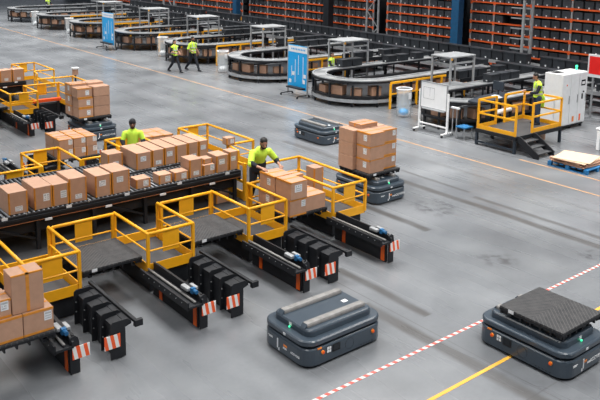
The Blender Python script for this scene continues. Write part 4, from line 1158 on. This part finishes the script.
    for a_ in (AL, AR):
        b = MB(); b.ball(a_+V(0,.02,-.03), .048, .06, .05); b.ball(a_+V(0,-.10,-.045), .045, .10, .035); b.box(a_.x-.043, a_.x+.043, a_.y-.18, a_.y+.07, a_.z-.08, a_.z-.058)
        remesh(b, 'shoe', 'blackrub', t, .0125, 1)
    # hair
    b = MB()
    if hat:
        b.ball(hp(0,.016,.062), .086, .104, .078, rot=hR); b.tube(hp(0,.012,.022), hp(0,.012,.055), .094, .096, n=16)
        remesh(b, 'beanie', hat, t, .0125, 1)
    else:
        b.ball(hp(0,.022,.058), .082, .094, .080, rot=hR); b.ball(hp(0,.05,.0), .078, .068, .085, rot=hR)
        if ponytail: limb(b, [hp(0,.10,.02), hp(0,.14,-.05), hp(0,.12,-.15)], [.03,.035,.018])
        remesh(b, 'hair', 'hair', t, .0125, 1)
    if beard:
        b = MB(); b.ball(hp(0,-.035,-.075), .054, .052, .045, rot=hR); limb(b, [hp(-.064,.0,-.03), hp(-.045,-.04,-.07), hp(.045,-.04,-.07), hp(.064,.0,-.03)], [.016,.022,.022,.016])
        remesh(b, 'beard', 'hair', t, .0125, 1)
    return t
# bearded worker pushing the pile
person('bearded worker in lime and navy shirt leaning over and pushing the box pile', (9.58, 13.26, DECK), math.radians(-12),
       None, (.36,-.20,1.10), (.33,-.42,1.05), None, (-.31,-.34,1.12), (-.15,-.56,1.07), lean=.42, hip=.93, sleeve_len=.5, sleeve='navy', lower_top='navy', beard=True, headdown=.22, headturn=-.15, scale=1.04,
       kn_l=(.12,-.10,.50), an_l=(.13,.05,.08), kn_r=(-.12,-.02,.50), an_r=(-.14,.16,.08))
# beanie worker
person('worker in black beanie and lime shirt standing behind the conveyor boxes', (8.14, 16.55, DECK), math.radians(-25),
       None, (.27,-.05,1.16), (.22,-.26,1.02), None, (-.27,-.05,1.16), (-.20,-.26,1.02), hip=.95, sleeve_len=.42, sleeve='navy', hat='beanie', beard=True, headdown=.15, skin='skindk', scale=.95)
# walkers (walking towards -y)
person('walking woman with tied black hair in lime safety vest and dark trousers', (18.75, 33.2, 0), math.radians(12),
       None, (.25,.02,1.12), (.16,-.20,1.05), None, (-.24,.03,1.12), (-.14,-.20,1.05), female=True, vest=True, sleeve_len=.15, hip=.93, ponytail=True,
       kn_l=(.09,-.18,.52), an_l=(.09,-.36,.09), kn_r=(-.09,.06,.50), an_r=(-.09,.38,.12), scale=.97)
person('walking man in lime safety vest beside the woman, dark trousers', (19.75, 33.1, 0), math.radians(12),
       None, (.28,.06,1.14), (.24,-.14,.98), None, (-.27,.04,1.14), (-.20,-.18,1.02), vest=True, sleeve='lime', sleeve_len=.1, hip=.95, skin='skindk', beard=True,
       kn_l=(.1,-.16,.52), an_l=(.1,-.34,.09), kn_r=(-.1,.08,.50), an_r=(-.1,.40,.12), scale=1.02)
# platform worker facing the chute (towards +y / -x)
person('worker in lime vest with grey bands and jeans working on the raised platform', (21.90, 14.16, PZ), math.radians(-125),
       None, (.26,-.14,1.14), (.20,-.38,1.10), None, (-.27,-.12,1.14), (-.22,-.36,1.12), vest=True, sleeve_len=.8, sleeve='navy', hip=.96, trousers='jean', headdown=.3, lean=.08)
# two partly hidden workers among loops
person('worker in lime vest half hidden behind dark totes under the station frame', (22.55, 25.45, 0), math.radians(20),
       None, (.26,-.1,1.14), (.18,-.3,1.05), None, (-.26,-.1,1.14), (-.18,-.3,1.05), vest=True, sleeve_len=.6, scale=.95)
person('distant worker in lime vest among the loops near the top left', (24.6, 63.2+2.9, 0), math.radians(20),
       None, (.26,-.1,1.14), (.18,-.3,1.05), None, (-.26,-.1,1.14), (-.18,-.3,1.05), vest=True, sleeve_len=.6)
# folded spare vest on the back rail
t = thing('safety_vest', 'lime safety vest hung on the right railing beside the platform worker', 'vest', (22.24, 14.3, 1.3))
b = MB().prism_x([(14.12,1.10),(14.46,1.12),(14.50,1.40),(14.44,1.58),(14.20,1.60),(14.10,1.42)], 22.215, 22.265)
b.build('cloth', 'lime', t, bevel=.015); MB().box(22.206, 22.213, 14.14, 14.46, 1.28, 1.33).build('reflective_band', 'reflect', t)

# ------------------------------------------------------------------ light
w = bpy.data.worlds.new('World'); S.world = w; w.use_nodes = True
w.node_tree.nodes['Background'].inputs[0].default_value = (.80, .88, 1.0, 1); w.node_tree.nodes['Background'].inputs[1].default_value = .20
for i in range(4):
    for j in range(6):
        l = bpy.data.lights.new('ceiling_lamp', 'AREA'); l.shape = 'RECTANGLE'; l.size = 4.0; l.size_y = 8; l.energy = (520, 880, 1060, 1060)[i]; l.spread = math.radians(125); l.color = (1, .97, .93)
        o = bpy.data.objects.new('ceiling_lamp', l); o.location = (-1+i*9.5, 3+j*12.5, 11); COL.objects.link(o)

# ------------------------------------------------------------------ camera
f, pitch, roll, yaw, dc = 746.452039, .174989116, .0160033919, .682712918, -119.075
cp, sp = math.cos(pitch), math.sin(pitch); cr, sr = math.cos(roll), math.sin(roll)
fwd = Vector((0, cp, -sp)); right = Vector((1,0,0)); up_ = right.cross(fwd)
r_ = right*cr + up_*sr; u_ = up_*cr - right*sr
Rz = Matrix.Rotation(-yaw, 3, 'Z')
r_, u_, fw = Rz@r_, Rz@u_, Rz@fwd
cam = bpy.data.cameras.new('camera'); co = bpy.data.objects.new('camera', cam); COL.objects.link(co)
mw = Matrix((r_, u_, -fw)).transposed().to_4x4(); mw.translation = Vector((0,0,6.3)); co.matrix_world = mw
cam.sensor_fit = 'HORIZONTAL'; cam.sensor_width = 36; cam.lens = f/600*36; cam.shift_y = dc/600
cam.clip_end = 300
S.camera = co
S.view_settings.view_transform = 'Standard'; S.view_settings.look = 'None'; S.view_settings.gamma = 1; S.view_settings.exposure = 0
S.view_settings.use_curve_mapping = False
for o in bpy.data.objects:
    if '_o' in o.keys(): del o['_o']
